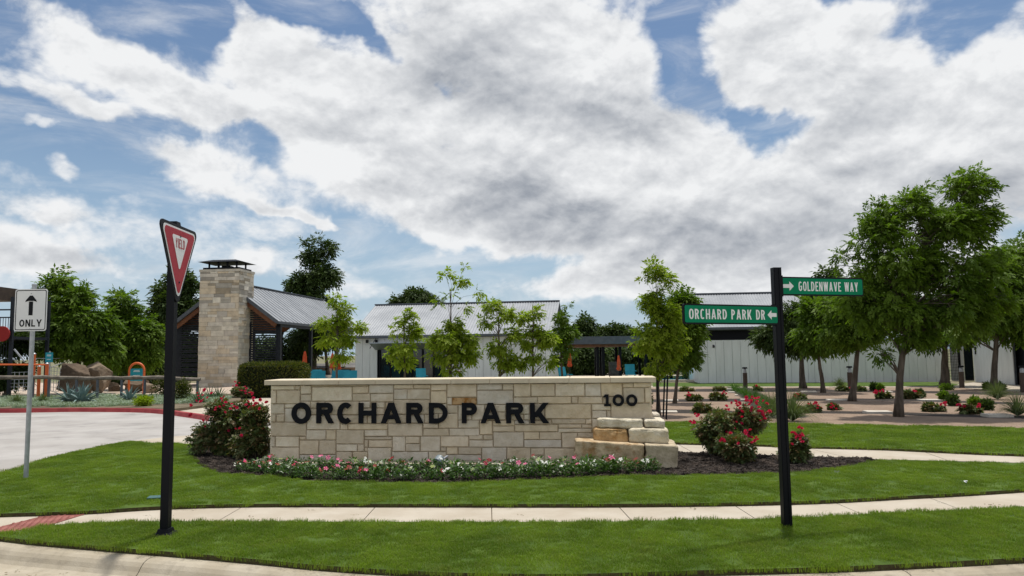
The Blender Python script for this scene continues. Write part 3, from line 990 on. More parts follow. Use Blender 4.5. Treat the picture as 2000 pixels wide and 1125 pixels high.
def scatter(name, poly, z, density, src, seed=0, smin=.75, smax=1.25, label=None, cat=None, tilt=.12, dens_noise=None):
    mb = MB().prism(poly, None, z)
    o = obj(name, mb, None, kind='stuff', label=label, cat=cat)
    ng = bpy.data.node_groups.new(name, 'GeometryNodeTree')
    ng.interface.new_socket('Geometry', in_out='INPUT', socket_type='NodeSocketGeometry')
    ng.interface.new_socket('Geometry', in_out='OUTPUT', socket_type='NodeSocketGeometry')
    gi = ng.nodes.new('NodeGroupInput'); go = ng.nodes.new('NodeGroupOutput')
    d = ng.nodes.new('GeometryNodeDistributePointsOnFaces'); d.inputs['Density'].default_value = density; d.inputs['Seed'].default_value = seed
    ng.links.new(gi.outputs[0], d.inputs['Mesh'])
    if dens_noise:
        nz = ng.nodes.new('ShaderNodeTexNoise'); nz.inputs['Scale'].default_value = dens_noise
        mr = ng.nodes.new('ShaderNodeMapRange'); ng.links.new(nz.outputs[0], mr.inputs[0])
        mr.inputs[1].default_value = .4; mr.inputs[2].default_value = .6; mr.inputs[3].default_value = density * .35; mr.inputs[4].default_value = density
        ng.links.new(mr.outputs[0], d.inputs['Density'])
    ins = ng.nodes.new('GeometryNodeInstanceOnPoints')
    ng.links.new(d.outputs['Points'], ins.inputs['Points'])
    oi = ng.nodes.new('GeometryNodeObjectInfo'); oi.inputs['Object'].default_value = src; oi.inputs['As Instance'].default_value = True
    ng.links.new(oi.outputs['Geometry'], ins.inputs['Instance'])
    rv = ng.nodes.new('FunctionNodeRandomValue'); rv.data_type = 'FLOAT_VECTOR'
    rv.inputs[0].default_value = (-tilt, -tilt, 0); rv.inputs[1].default_value = (tilt, tilt, 6.283)
    ng.links.new(rv.outputs[0], ins.inputs['Rotation'])
    rs = ng.nodes.new('FunctionNodeRandomValue'); rs.data_type = 'FLOAT'
    rs.inputs[2].default_value = smin; rs.inputs[3].default_value = smax
    ng.links.new(rs.outputs[1], ins.inputs['Scale'])
    ng.links.new(ins.outputs[0], go.inputs[0])
    md = o.modifiers.new('scatter', 'NODES'); md.node_group = ng
    return o


tuftA = tuft_mesh('grass_tuft', 90, .085, .027, .0034, M_blade, .5)
tuftB = tuft_mesh('grass_tuft_far', 60, .13, .035, .006, M_blade, .5)
scatter('verge_grass', strip_poly, LZ - .004, 260, tuftA, 1, label='short green turf of the verge strip between kerb and sidewalk', cat='grass')
scatter('centre_grass', lawn2_poly, LZ - .004, 150, tuftA, 2, label='short green turf around the mulch bed of the stone sign', cat='grass')
scatter('rear_grass', lawn3_poly, LZ - .004, 80, tuftB, 3, label='mown green turf band between the rear walk and the granite garden', cat='grass')

chip = MB()
for i in range(9):
    a = random.random() * 6.3; r = .04 * random.random()
    chip.box((r * cos(a), r * sin(a), random.uniform(0, .012)), (random.uniform(.015, .045), random.uniform(.006, .014), .005), (cos(a * 3), sin(a * 3), random.uniform(-.4, .4)), (random.uniform(-.4, .4), .2, 1))
chipo = bpy.data.objects.new('chip', mesh_of(chip, 'chip', M_chip))
scatter('mulch_chips', bed_poly, .022, 260, chipo, 5, .5, 1.3, 'loose dark shredded mulch chips around the stone sign', 'mulch', tilt=.5)

clip = MB()
for i in range(5):
    a = random.random() * 6.3; r = .10 * random.random()
    clip.box((r * cos(a), r * sin(a), .003), (random.uniform(.012, .035), random.uniform(.003, .007), .003), (cos(a * 3), sin(a * 3), 0))
clipo = bpy.data.objects.new('clipping', mesh_of(clip, 'clipping', mat('dry_clipping', (.10, .11, .03), .9, (.20, .16, .08), 3, 3, coords='World')))
sw_poly = [(p.x, p.y) for p in between(sw_far, -9, 10)] + [(p.x, p.y) for p in reversed(between(sw_near, -9, 10))]
scatter('grass_clippings', sw_poly, SW_Z + .001, 3.0, clipo, 11, .4, 1.0, 'dry grass clippings scattered on the front sidewalk', 'clippings', tilt=.0, dens_noise=.7)
gut = offset_line(kerb, .32); gut2 = offset_line(kerb, .62)
gi0, gi1 = [min(range(len(gut)), key=lambda i: abs(gut[i].x - X)) for X in (-8, 8)]
gp_ = [(p.x, p.y) for p in gut2[gi0:gi1]] + [(p.x, p.y) for p in reversed(gut[gi0:gi1])]
scatter('gutter_debris', gp_, -.122, 14.0, clipo, 12, .4, 1.1, 'bits of dry grass and grit lying in the gutter', 'debris', tilt=.0)

# left planting strip and ground behind
lp = [G(x, y, .10) for x, y in [(-900, 804), (-300, 798), (0, 797), (267, 796), (335, 799), (400, 791), (470, 782), (470, 768), (340, 771), (180, 773), (0, 775), (-900, 776)]]
silver_poly = [(p.x, p.y) for p in lp]
obj('left_bed', MB().prism(silver_poly, -.02, .10), M_soil, kind='structure')
tuftS = tuft_mesh('silver_tuft', 50, .16, .10, .022, M_silver, .6)
sp = [G(x, y, .10) for x, y in [(-900, 803), (-300, 797), (0, 796), (200, 795), (300, 790), (420, 786), (460, 776), (340, 772), (180, 774), (0, 776), (-900, 777)]]
scatter('silver_groundcover', [(p.x, p.y) for p in sp], .10, 22, tuftS, 8, .6, 1.3, 'low silvery green ground cover behind the red kerb', 'ground cover')
pg = [G(x, y, .0) for x, y in [(-900, 776), (0, 775), (180, 773), (340, 771), (480, 768), (480, 748), (-900, 748)]]
obj('playground_path', MB().prism([(p.x, p.y) for p in pg], None, .0), mat('pink_path', (.42, .33, .26), .95, (.50, .41, .33), 1, 6, coords='World'), kind='structure')
# centre patio far behind the wall
pt = [G(x, y, .0) for x, y in [(560, 745), (1400, 745), (1400, 728), (560, 728)]]
obj('patio', MB().prism([(p.x, p.y) for p in pt], None, -.002), M_conc, kind='structure')

# granite garden with furrows
gx0, gx1 = G(1180, 823).x, 17.5
furrows = [  # each: px polyline of furrow centre, half width m
    ([(1180, 806), (1300, 805), (1400, 806)], .55), ([(1180, 784), (1300, 784), (1430, 783)], .7), ([(1180, 764), (1300, 764), (1430, 763)], 1.1),
    ([(1540, 807), (1700, 808), (1800, 811), (2000, 817), (2300, 828)], .42), ([(1540, 783), (1700, 782), (1800, 784), (2000, 790), (2300, 797)], .5),
    ([(1500, 765), (1660, 765), (1850, 768), (2300, 777)], .8), ([(1440, 757), (1470, 775), (1500, 797), (1540, 815)], .45)]
FU = [(gl(a, 0, 6), w) for a, w in furrows]


def seg_dist(p, line):
    best = 1e9
    for a, b in zip(line[:-1], line[1:]):
        ab = b - a; t = max(0, min(1, (p - a).dot(ab) / ab.length_squared))
        best = min(best, (a + ab * t - p).length)
    return best


from mathutils import noise as mnoise


def fur(x, y):
    p = Vector((x, y)); v = 0
    for line, w in FU:
        v = max(v, 1 - seg_dist(p, line) / (w * 1.35))
    return v


def gz(x, y):
    f = fur(x, y)
    return .03 + .016 * mnoise.noise(Vector((x * .8, y * .8, 3))) - .018 * max(0, min(1, f * 1.2))


gp = [G(x, y, 0).to_2d() for x, y in [(1180, 826)] + [(a, b + 3) for a, b in rear_px_top] + [(2400, 778), (2000, 768), (1950, 763), (1850, 757.5), (1180, 757.5)]]
gar = grid_surface([(p.x, p.y) for p in gp], .16, gz, 'granite_garden', None, kind='structure')
m = bpy.data.materials.new('granite_mulch'); m.use_nodes = True; nt = m.node_tree; nt.nodes.clear()
out = N(nt, 'ShaderNodeOutputMaterial'); bs = N(nt, 'ShaderNodeBsdfPrincipled', inp={'Roughness': 1.0})
ge = N(nt, 'ShaderNodeNewGeometry')
at = N(nt, 'ShaderNodeAttribute', attribute_name='tint')
n1 = N(nt, 'ShaderNodeTexNoise', inp={'Scale': 1.6, 'Detail': 10, 'Roughness': .65}); nt.links.new(ge.outputs['Position'], n1.inputs['Vector'])
n2 = N(nt, 'ShaderNodeTexNoise', inp={'Scale': 28, 'Detail': 6, 'Roughness': .7}); nt.links.new(ge.outputs['Position'], n2.inputs['Vector'])
g1 = mix_col(nt, maprange(nt, n1.outputs[0], .3, .7), (.27, .19, .135), (.38, .28, .205))
g1 = mix_col(nt, maprange(nt, n2.outputs[0], .35, .7), g1, (.20, .14, .10))
mu = mix_col(nt, maprange(nt, n2.outputs[0], .4, .65), (.015, .011, .009), (.055, .042, .033))
fac = math_n(nt, 'ADD', at.outputs['Fac'], math_n(nt, 'MULTIPLY', math_n(nt, 'SUBTRACT', n2.outputs[0], .5), .8))
nt.links.new(mix_col(nt, maprange(nt, fac, .08, .30), g1, mu), bs.inputs['Base Color'])
bp = N(nt, 'ShaderNodeBump', inp={'Strength': 1.0, 'Distance': .03}); nt.links.new(n2.outputs[0], bp.inputs['Height']); nt.links.new(bp.outputs[0], bs.inputs['Normal'])
nt.links.new(bs.outputs[0], out.inputs[0])
gar.data.materials.clear(); gar.data.materials.append(m)
a = gar.data.attributes.new('tint', 'FLOAT', 'POINT')
a.data.foreach_set('value', [max(0, fur(v.co.x, v.co.y)) for v in gar.data.vertices])

# ================================================================== STONE SIGN WALL
WLp = G(527, 901, .02); WRp = G(1276, 904, .02)
wax = Vector((WRp.x - WLp.x, WRp.y - WLp.y, 0)); WLEN = wax.length; wax.normalize()
wup = Vector((0, 0, 1)); wn = wax.cross(wup)      # towards the camera
WO = Vector((WLp.x, WLp.y, 0))


def on_wall(px, py):
    """pixel -> (u, v) on the wall's front plane"""
    d = ray(px, py); o = Vector((0, 0, CAM_H))
    t = (WO - o).dot(wn) / d.dot(wn)
    p = o + d * t - WO
    return p.dot(wax), p.z


WH = on_wall(900, 750)[1]          # underside of the coping
sign_root = thing('stone_sign_wall', WO + wax * (WLEN / 2), 'long cream limestone entrance wall with black letters reading ORCHARD PARK and 100', 'stone sign')
WD = .5
core = MB().box(WO + wax * (WLEN / 2) - wn * (WD / 2 + .02) + wup * (WH / 2), (WLEN - .03, WD, WH), wax)
obj('mortar_core', core, M_mortar, sign_root)

c1 = lambda a, b, c, d: (500 + a / 4.89, 720 + b / 4.89, 500 + c / 4.89, 720 + d / 4.89)
c2 = lambda a, b, c, d: (780 + a / 4.89, 720 + b / 4.89, 780 + c / 4.89, 720 + d / 4.89)
c3 = lambda a, b, c, d: (1050 + a / 4.89, 720 + b / 4.89, 1050 + c / 4.89, 720 + d / 4.89)
ST = [c1(*r) for r in [
    (140, 150, 368, 203), (373, 150, 421, 203), (140, 208, 193, 336), (198, 208, 421, 336), (426, 150, 529, 243), (426, 248, 529, 310), (534, 150, 772, 170), (777, 150, 1073, 166),
    (534, 175, 916, 310), (921, 171, 1073, 236), (921, 241, 1091, 310), (1078, 150, 1312, 236), (1096, 241, 1312, 318), (1317, 150, 1501, 193), (1317, 198, 1439, 295), (1444, 198, 1661, 295),
    (140, 341, 270, 432), (275, 341, 426, 377), (275, 382, 480, 510), (140, 437, 188, 510), (193, 437, 270, 510), (431, 315, 515, 377), (520, 315, 590, 377), (485, 382, 655, 440), (595, 315, 655, 377),
    (660, 315, 985, 440), (485, 445, 800, 583), (805, 445, 1060, 523), (990, 315, 1091, 375), (1096, 323, 1230, 375), (990, 380, 1230, 440), (1065, 445, 1255, 523), (1235, 323, 1312, 435), (1260, 440, 1440, 520),
    (1317, 300, 1661, 435), (1445, 440, 1604, 520), (137, 515, 480, 645), (805, 528, 873, 583), (878, 528, 1255, 583), (1260, 525, 1590, 645), (480, 588, 665, 681), (670, 588, 761, 681), (766, 588, 1031, 719),
    (1036, 588, 1255, 646), (137, 650, 181, 748), (186, 650, 411, 748), (416, 650, 475, 681), (416, 686, 597, 819), (602, 686, 761, 819), (1036, 651, 1298, 679), (1036, 684, 1070, 750), (1075, 684, 1298, 752),
    (766, 724, 965, 791), (970, 724, 1031, 791), (133, 753, 411, 890), (416, 824, 761, 890), (766, 796, 918, 890), (923, 796, 1064, 890), (1069, 757, 1291, 890), (1036, 755, 1064, 791), (1303, 650, 1425, 791), (1430, 650, 1564, 715),
    (1430, 720, 1564, 791), (1296, 796, 1644, 890)]]
ST += [c2(*r) for r in [
    (137, 135, 297, 190), (302, 135, 450, 211), (300, 216, 450, 333), (455, 135, 737, 273), (742, 135, 982, 205), (987, 135, 1087, 205), (742, 210, 1087, 342), (455, 278, 500, 345),
    (1092, 135, 1253, 270), (1258, 135, 1484, 265), (1092, 275, 1318, 333), (1323, 270, 1641, 335), (240, 440, 300, 520), (305, 338, 450, 425), (455, 350, 558, 425), (227, 525, 372, 570), (305, 430, 372, 520),
    (377, 430, 558, 570), (563, 350, 690, 490), (563, 495, 763, 568), (695, 347, 815, 490), (768, 495, 888, 630), (820, 347, 1018, 413), (820, 418, 1018, 490), (893, 495, 1097, 546), (893, 551, 1097, 603),
    (1023, 347, 1245, 435), (1023, 440, 1185, 490), (1102, 495, 1240, 532), (1092, 338, 1245, 342), (1250, 338, 1385, 490), (1190, 440, 1245, 490), (1390, 342, 1831, 478), (1102, 537, 1512, 603), (1245, 495, 1448, 532),
    (227, 575, 473, 643), (478, 573, 763, 642), (202, 648, 390, 791), (395, 647, 661, 747), (666, 635, 797, 680), (802, 635, 888, 680), (666, 685, 893, 750), (898, 608, 1186, 750), (1191, 608, 1335, 677), (1340, 608, 1545, 677),
    (1191, 682, 1549, 755), (395, 752, 446, 791), (451, 752, 557, 818), (562, 752, 783, 820), (280, 796, 446, 890), (451, 825, 783, 890), (788, 755, 1023, 890), (1028, 755, 1252, 892), (1257, 760, 1382, 826), (1257, 831, 1382, 892)]]
ST += [c3(*r) for r in [
    (169, 135, 450, 264), (455, 135, 602, 264), (607, 135, 808, 266), (813, 135, 912, 180), (917, 135, 1100, 178), (820, 185, 1020, 328), (1025, 183, 1102, 328), (325, 270, 384, 332), (389, 270, 620, 335),
    (625, 271, 815, 335), (520, 340, 697, 397), (702, 333, 1102, 480), (522, 402, 657, 476), (662, 402, 697, 476), (137, 484, 457, 528), (462, 484, 517, 528), (198, 533, 418, 568), (423, 533, 517, 568),
    (198, 573, 517, 610), (233, 616, 378, 757), (383, 616, 700, 680), (522, 481, 800, 611), (805, 485, 1104, 611), (705, 616, 1104, 700), (65, 762, 356, 895), (361, 762, 380, 895), (383, 685, 700, 757), (705, 705, 1106, 895), (385, 762, 700, 895)]]
RUST = c2(505, 278, 737, 345)
palette = [(.72, .61, .45), (.76, .65, .49), (.69, .59, .44), (.74, .655, .52), (.80, .71, .555), (.70, .635, .53), (.75, .63, .45), (.66, .565, .425)]


def stone_block(o, ax, up, n, u0, v0, u1, v1, thick, bulge, cell=.07, bev=.012, seed=0, proud=0.0):
    """a dressed stone: gridded rough front face, edges turned back"""
    mb = MB()
    w, h = u1 - u0, v1 - v0
    bev = min(bev, w * .2, h * .25)
    us = [0, bev] + [bev + (w - 2 * bev) * i / max(1, int(w / cell)) for i in range(1, max(1, int(w / cell)))] + [w - bev, w]
    vs_ = [0, bev] + [bev + (h - 2 * bev) * i / max(1, int(h / cell)) for i in range(1, max(1, int(h / cell)))] + [h - bev, h]
    nu, nv = len(us), len(vs_)
    for j, b in enumerate(vs_):
        for i, a in enumerate(us):
            edge = i in (0, nu - 1) or j in (0, nv - 1)
            q = Vector((u0 + a, v0 + b, seed * 3.1))
            z = bulge * (mnoise.noise(q * 6) * .8 + mnoise.noise(q * 15) * .35)
            da = (0 if edge else z + .35 * bulge) + proud - (bev * .8 if edge else 0)
            j1 = mnoise.noise(q * 7 + Vector((9, 2, 1))) * .004 if edge else 0
            mb.v.append(tuple(o + ax * (u0 + a + (j1 if i in (0, nu - 1) else 0)) + up * (v0 + b + (j1 if j in (0, nv - 1) else 0)) + n * da))
    for j in range(nv - 1):
        for i in range(nu - 1):
            k = j * nu + i
            mb.f.append((k, k + 1, k + nu + 1, k + nu))
    ring = [i for i in range(nu)] + [j * nu + nu - 1 for j in range(1, nv)] + [(nv - 1) * nu + i for i in range(nu - 2, -1, -1)] + [j * nu for j in range(nv - 2, 0, -1)]
    b = len(mb.v)
    for r_ in ring:
        p = Vector(mb.v[r_]); d = (p - o).dot(n)
        mb.v.append(tuple(p - n * (d + thick)))
    R_ = len(ring)
    for i in range(R_):
        j = (i + 1) % R_
        mb.f.append((ring[j], ring[i], b + i, b + j))
    mb.f.append(tuple(b + i for i in range(R_ - 1, -1, -1)))
    return mb


def wall_stone(px0, py0, px1, py1, m=M_stone, col=None, seed=0):
    cy = (py0 + py1) / 2; cx = (px0 + px1) / 2
    u0, _ = on_wall(px0, cy); u1, _ = on_wall(px1, cy); _, v1 = on_wall(cx, py0); _, v0 = on_wall(cx, py1)
    v0 = max(v0, .01); v1 = min(v1, WH - .002)
    u0 = max(u0, -.005); u1 = min(u1, WLEN)
    if u1 - u0 < .02 or v1 - v0 < .012: return
    mb = stone_block(WO, wax, wup, wn, u0 + .001, v0 + .001, u1 - .001, v1 - .001, .05, .018, .06, .010, seed)
    o = obj('stone', mb, m, sign_root)
    c = col or random.choice(palette)
    k = random.uniform(.9, 1.08)
    o.color = (c[0] * k, c[1] * k, c[2] * k, 1)


for i, r in enumerate(ST):
    wall_stone(*r, seed=i)
wall_stone(*RUST, m=M_stonerust, seed=999)
# back and end faces of the wall: coarser stones
for e, (o_, ax_, n_, ln) in enumerate(((WO + wax * WLEN, -wn, wax, WD), (WO, -wn, -wax, WD), (WO - wn * WD, wax, -wn, WLEN))):
    v = .01; row = 0
    if e == 1: o_ = WO - wn * WD; ax_ = wn
    if e == 2: o_ = WO - wn * (WD + .04) + wax * WLEN; ax_ = -wax
    while v < WH - .05:
        h = min(random.uniform(.14, .26), WH - v - .005)
        u = 0.0
        while u < ln - .02:
            w = min(random.uniform(.25, .6), ln - u)
            mb = stone_block(o_, ax_, wup, n_, u + .004, v + .004, u + w - .004, v + h - .004, .03, .01, .14, .01, row * 7 + u)
            o2 = obj('stone', mb, M_stone, sign_root); c = random.choice(palette); o2.color = (*c, 1)
            u += w
        v += h; row += 1
# coping
cop_px = [519, 593, 663.5, 735, 808, 882, 957, 1034, 1111.5, 1192, 1281]
for a, b in zip(cop_px[:-1], cop_px[1:]):
    u0, _ = on_wall(a, 745); u1, _ = on_wall(b, 745)
    mb = MB(); cc = WO + wax * ((u0 + u1) / 2) - wn * (WD / 2 + .01) + wup * (WH + .047)
    w = u1 - u0 - .006
    for dz, sc, hh in ((-.0, 0, .078), ):
        vs = []
        for (zz, ins) in ((-.039, .0), (.031, .0), (.039, .008)):
            for (i, j) in ((-1, -1), (1, -1), (1, 1), (-1, 1)):
                vs.append(cc + wax * (i * (w / 2 - ins)) - wn * (j * ((WD + .14) / 2 - ins)) + wup * (zz + random.uniform(-.001, .001)))
        mb.add(vs, [(3, 2, 1, 0), (0, 1, 5, 4), (1, 2, 6, 5), (2, 3, 7, 6), (3, 0, 4, 7), (4, 5, 9, 8), (5, 6, 10, 9), (6, 7, 11, 10), (7, 4, 8, 11), (8, 9, 10, 11)])
    obj('coping_stone', mb, M_cap, sign_root)
# footing
obj('footing', MB().box(WO + wax * (WLEN / 2 - .05) - wn * .2 + wup * .02, (WLEN + .25, WD + .75, .07), wax), M_conc2, sign_root)

# letters
wide = {'O': .92, 'R': .82, 'C': .80, 'H': .84, 'A': .98, 'D': .86, 'P': .80, 'K': .96, '*': .8}
LET = [('O', 571.6, 608.6), ('R', 620, 653.2), ('C', 660.6, 691.7), ('H', 702, 736), ('A', 745.2, 785), ('R', 794.7, 828), ('D', 838.8, 875),
       ('P', 902.7, 934.8), ('A', 938.8, 979), ('R', 989, 1024.8), ('K', 1035.5, 1072.5)]
for ch, a, b in LET:
    u0, vt = on_wall(a, 786.5 if ch not in 'OC' else 786); u1, vb = on_wall(b, 826.3 if ch not in 'OC' else 827.5)
    if ch in 'RK': u1 += .005
    H = vt - vb; mb = MB()
    w = wide.get(ch)
    W = (u1 - u0) / H
    add_text(mb, ch, (WO, wax, wup, wn), u0, vb, H, {'*': W}, .235, 0, .03, back=.02)
    obj('letter', mb, M_letter, sign_root)
for ch, a, b in (('1', 1178.5, 1193.2), ('0', 1196, 1219), ('0', 1222.4, 1245)):
    u0, vt = on_wall(a, 770); u1, vb = on_wall(b, 793.2); H = vt - vb
    mb = MB(); add_text(mb, ch, (WO, wax, wup, wn), u0, vb, H, {'*': (u1 - u0) / H}, .24, 0, .025, back=.018)
    obj('numeral', mb, M_letter, sign_root)


# stacked blocks at the right end
def big_block(px0, py_top0, px1, py_top1, z0, z1l, z1r, fwd, depth, m, col, label, rnd=.03, seed=1, name='limestone_block', back=0):
    """u from pixels on a plane 'fwd' in front of the wall"""
    o = Vector((0, 0, CAM_H)); base = WO + wn * fwd

    def U(px, py):
        d = ray(px, py); t = (base - o).dot(wn) / d.dot(wn); p = o + d * t - base
        return p.dot(wax), p.z
    u0, zt0 = U(px0, py_top0); u1, zt1 = U(px1, py_top1)
    if z1l is None: z1l, z1r = zt0, zt1
    me = MB(); n = 11
    # rounded box by superellipsoid-like grid
    bmv = []
    import bmesh
    bm = bmesh.new(); bmesh.ops.create_cube(bm, size=2)
    bmesh.ops.subdivide_edges(bm, edges=bm.edges[:], cuts=17, use_grid_fill=True)
    w = u1 - u0; hL = z1l - z0; hR = z1r - z0
    for v in bm.verts:
        x, y, z = v.co
        h = hL + (hR - hL) * (x + 1) / 2
        P = [x * w / 2, y * depth / 2, z * h / 2]
        half = [w / 2, depth / 2, h / 2]
        r = rnd
        q = [max(-(half[i] - r), min(half[i] - r, P[i])) for i in range(3)]
        d = Vector((P[0] - q[0], P[1] - q[1], P[2] - q[2]))
        if d.length > 1e-6:
            d = d.normalized() * r * (1 if d.length > 0 else 0)
            P = [q[i] + d[i] for i in range(3)]
        nv = Vector((P[0] / half[0], P[1] / half[1], P[2] / half[2]))
        s = Vector((P[0], P[1], P[2] + seed * 5))
        amt = .030 * mnoise.noise(s * 4) + .018 * mnoise.noise(s * 11) - .012 * abs(mnoise.noise(s * 22))
        if z > .9: amt *= .35
        dirv = Vector((nv.x ** 5 / 1, nv.y ** 5, nv.z ** 5))
        if dirv.length > 0: dirv.normalize()
        P = Vector(P) + dirv * amt
        wp = base + wax * ((u0 + u1) / 2 + P.x) - wn * (depth / 2 + P.y + back) + wup * (z0 + h / 2 + P.z)
        v.co = wp
    mm = bpy.data.meshes.new(name)
    cen = base + wax * ((u0 + u1) / 2) - wn * (depth / 2 + back) + wup * z0
    for v in bm.verts: v.co -= cen
    bmesh.ops.recalc_face_normals(bm, faces=bm.faces[:])
    bm.to_mesh(mm); bm.free()
    mm.materials.append(m)
    mm.polygons.foreach_set('use_smooth', [True] * len(mm.polygons))
    ob = bpy.data.objects.new(name, mm); ob.location = cen; C.objects.link(ob)
    ob.color = (*col, 1)
    return tag(ob, label, 'stone block', 'stacked limestone blocks')


big_block(1123, 860, 1258.5, 869, 0.0, None, None, .55, .85, M_block, (.66, .52, .34), 'longest and lowest tan block with a sloping top, at the left of the bottom course', .02, 1)
big_block(1260, 868, 1325, 871, 0.0, None, None, .58, .8, M_blockw, (.58, .49, .35), 'squarish grey cream block at the right end of the bottom course', .02, 2)
zb = .36


def zfront(py, px, fwd):
    d = ray(px, py); o = Vector((0, 0, CAM_H)); base = WO + wn * fwd; t = (base - o).dot(wn) / d.dot(wn); return (o + d * t).z


zA = zfront(863, 1170, .36); zB = zfront(867.5, 1255, .36)
big_block(1159, 837, 1227, 838, min(zA, zB) - .0, None, None, .36, .6, M_block, (.60, .40, .20), 'rusty brown rounded block in the middle course, left of the pale one', .055, 3)
big_block(1228.5, 836.5, 1307, 838, zfront(868, 1260, .40), None, None, .40, .62, M_blockw, (.72, .64, .48), 'pale rough rounded block in the middle course under the small cap block', .06, 4)
big_block(1167, 817.5, 1257, 819, zfront(836.5, 1200, .30), None, None, .30, .5, M_blockw, (.76, .69, .54), 'long thin cream slab on top of the block stack', .035, 5)
big_block(1258.5, 820, 1298, 820.5, zfront(836.5, 1260, .32), None, None, .32, .5, M_blockw, (.76, .69, .55), 'small cream cap block at the right of the top course', .035, 6)
big_block(1270, 808.5, 1289, 808.5, 0, None, None, -.32, .5, M_blockw, (.66, .60, .50), 'upright cream block half hidden behind the right end of the stone wall', .02, 7)

# ================================================================== SIGNS
# yield sign
ypos = G(323, 1044, .04); ypos.z = 0
YR = thing('yield_sign', ypos, 'red and white triangular YIELD sign on a square black post in the verge', 'road sign')
hw = .038
ytop = 2.98
obj('post', MB().box(ypos + Vector((0, 0, ytop / 2)), (2 * hw, 2 * hw, ytop), (1, 0, 0)), M_black, YR)
b = MB()
for z0, z1, r0, r1 in ((.03, .05, .095, .095), (.05, .065, .085, .07), (.065, .10, .06, .05)):
    vs = [ypos + Vector((i * r, j * r, z)) for z, r in ((z0, r0), (z1, r1)) for i, j in ((-1, -1), (1, -1), (1, 1), (-1, 1))]
    b.add(vs, [(3, 2, 1, 0), (4, 5, 6, 7), (0, 1, 5, 4), (1, 2, 6, 5), (2, 3, 7, 6), (3, 0, 4, 7)])
obj('base_flange', b, M_black, YR)
obj('post_cap', MB().box(ypos + Vector((0, 0, ytop + .018)), (.092, .092, .036), (1, 0, 0), taper=.9), M_black, YR)
# sign faces +X, slightly towards the camera
sa = radians(2.2)
sn = Vector((cos(sa), sin(sa), 0)); sax = Vector((0, 0, 1)).cross(sn) * 1.0
cen = Vector((AT(347, 590, 7.07).x, 7.05, 0))
so = Vector((ypos.x + hw + .018, ypos.y, 0))
S = .80
zt, zbm = 2.945, 2.945 - S * .866
fr = (so, sax, Vector((0, 0, 1)), sn)


def tri(inset, drop=0):
    h = S * .866; r = h / 3 - inset          # inradius
    cy = zt - h / 3
    R2 = 2 * r
    return [(-r * sqrt(3), cy + r), (r * sqrt(3), cy + r), (0, cy - R2)]


obj('backing_plate', poly_plate(MB(), round_poly(tri(-.035), .05), fr, .012, -.014), M_black, YR)
pw = obj('sign_face', poly_plate(MB(), round_poly(tri(-.004), .045), fr, .003, .0), M_white, YR)
obj('red_border', poly_plate(MB(), round_poly(tri(.014), .038), fr, .002, .0035), M_signred, YR)
cyi = zt - S * .866 / 3
ih = S * .395
obj('white_triangle', poly_plate(MB(), round_poly([(-ih * .60, cyi + ih * .5), (ih * .60, cyi + ih * .5), (0, cyi - ih * .58)], .02), fr, .002, .006), M_white, YR)
mb = MB(); Wd = {'Y': .62, 'I': .16, 'E': .46, 'L': .44, 'D': .54, '*': .5}
tw = sum(Wd[c] + .16 for c in 'YIELD') - .16; th = .092; sxx = .82
add_text(mb, 'YIELD', fr, -tw * th * sxx / 2, cyi + ih * .12, th, Wd, .135, .16, .0018, .0085, sxx)
obj('lettering', mb, M_signred, YR)
for zz in (zt - .075, zbm + .17):
    q = so + sn * .0065 + Vector((0, 0, zz))
    obj('bolt', MB().tube([q, q + sn * .008], .009, 8), M_dark, YR)
    obj('bracket', MB().box(Vector(((ypos.x + hw + so.x) / 2 - .004, ypos.y, zz)), (so.x - ypos.x - hw - .008, .04, .05)), M_black, YR)

# ONLY sign
opos = G(50.5, 935, .04); opos.z = 0
OR_ = thing('lane_sign', opos, 'white ONLY sign with an up arrow on a round galvanised post by the driveway', 'road sign')
obj('post', MB().tube([opos, opos + Vector((.0, 0, 2.74))], .031, 12), M_galv, OR_)
obj('post_cap', MB().tube([opos + Vector((0, 0, 2.735)), opos + Vector((0, 0, 2.76))], .035, 12), M_galv, OR_)
ax_ = Vector((cos(radians(-3)), sin(radians(-3)), 0))
ow, oh = .475, .595
zc = 2.39
fr = (opos + Vector((-.01, -.04, 0)), ax_, Vector((0, 0, 1)), ax_.cross(Vector((0, 0, 1))))
obj('sign_face', poly_plate(MB(), rrect(-ow / 2, zc - oh / 2, ow / 2, zc + oh / 2, .035), fr, .003), M_white, OR_)
mb = MB()
o_ = rrect(-ow / 2 + .014, zc - oh / 2 + .014, ow / 2 - .014, zc + oh / 2 - .014, .028); i_ = rrect(-ow / 2 + .025, zc - oh / 2 + .025, ow / 2 - .025, zc + oh / 2 - .025, .02)
n_ = len(o_); oo, aa, uu, nn = fr
vs = [oo + aa * x + uu * y + nn * .0045 for x, y in o_] + [oo + aa * x + uu * y + nn * .0045 for x, y in i_]
mb.add(vs, [(i, (i + 1) % n_, n_ + (i + 1) % n_, n_ + i) for i in range(n_)])
obj('border_line', mb, M_black, OR_)
mb = MB()
add_text(mb, 'ONLY', fr, -.158, zc - .235, .10, {'O': .74, 'N': .70, 'L': .56, 'Y': .80, '*': .6}, .18, .16, .002, .0035, 1.0)
obj('lettering', mb, M_black, OR_)
mb = MB()
poly_plate(mb, [(-.03, zc - .075), (.03, zc - .075), (.03, zc + .12), (-.03, zc + .12)], fr, .002, .0035)
poly_plate(mb, [(-.085, zc + .115), (-.04, zc + .128), (.04, zc + .128), (.085, zc + .115), (.075, zc + .14), (.02, zc + .205), (-.02, zc + .205), (-.075, zc + .14)], fr, .0025, .0035)
obj('arrow', mb, M_black, OR_)
for zz in (zc + .235, zc - .27):
    q = oo + uu * zz + nn * .003
    obj('bolt', MB().tube([q, q + nn * .007], .008, 8), M_galv, OR_)

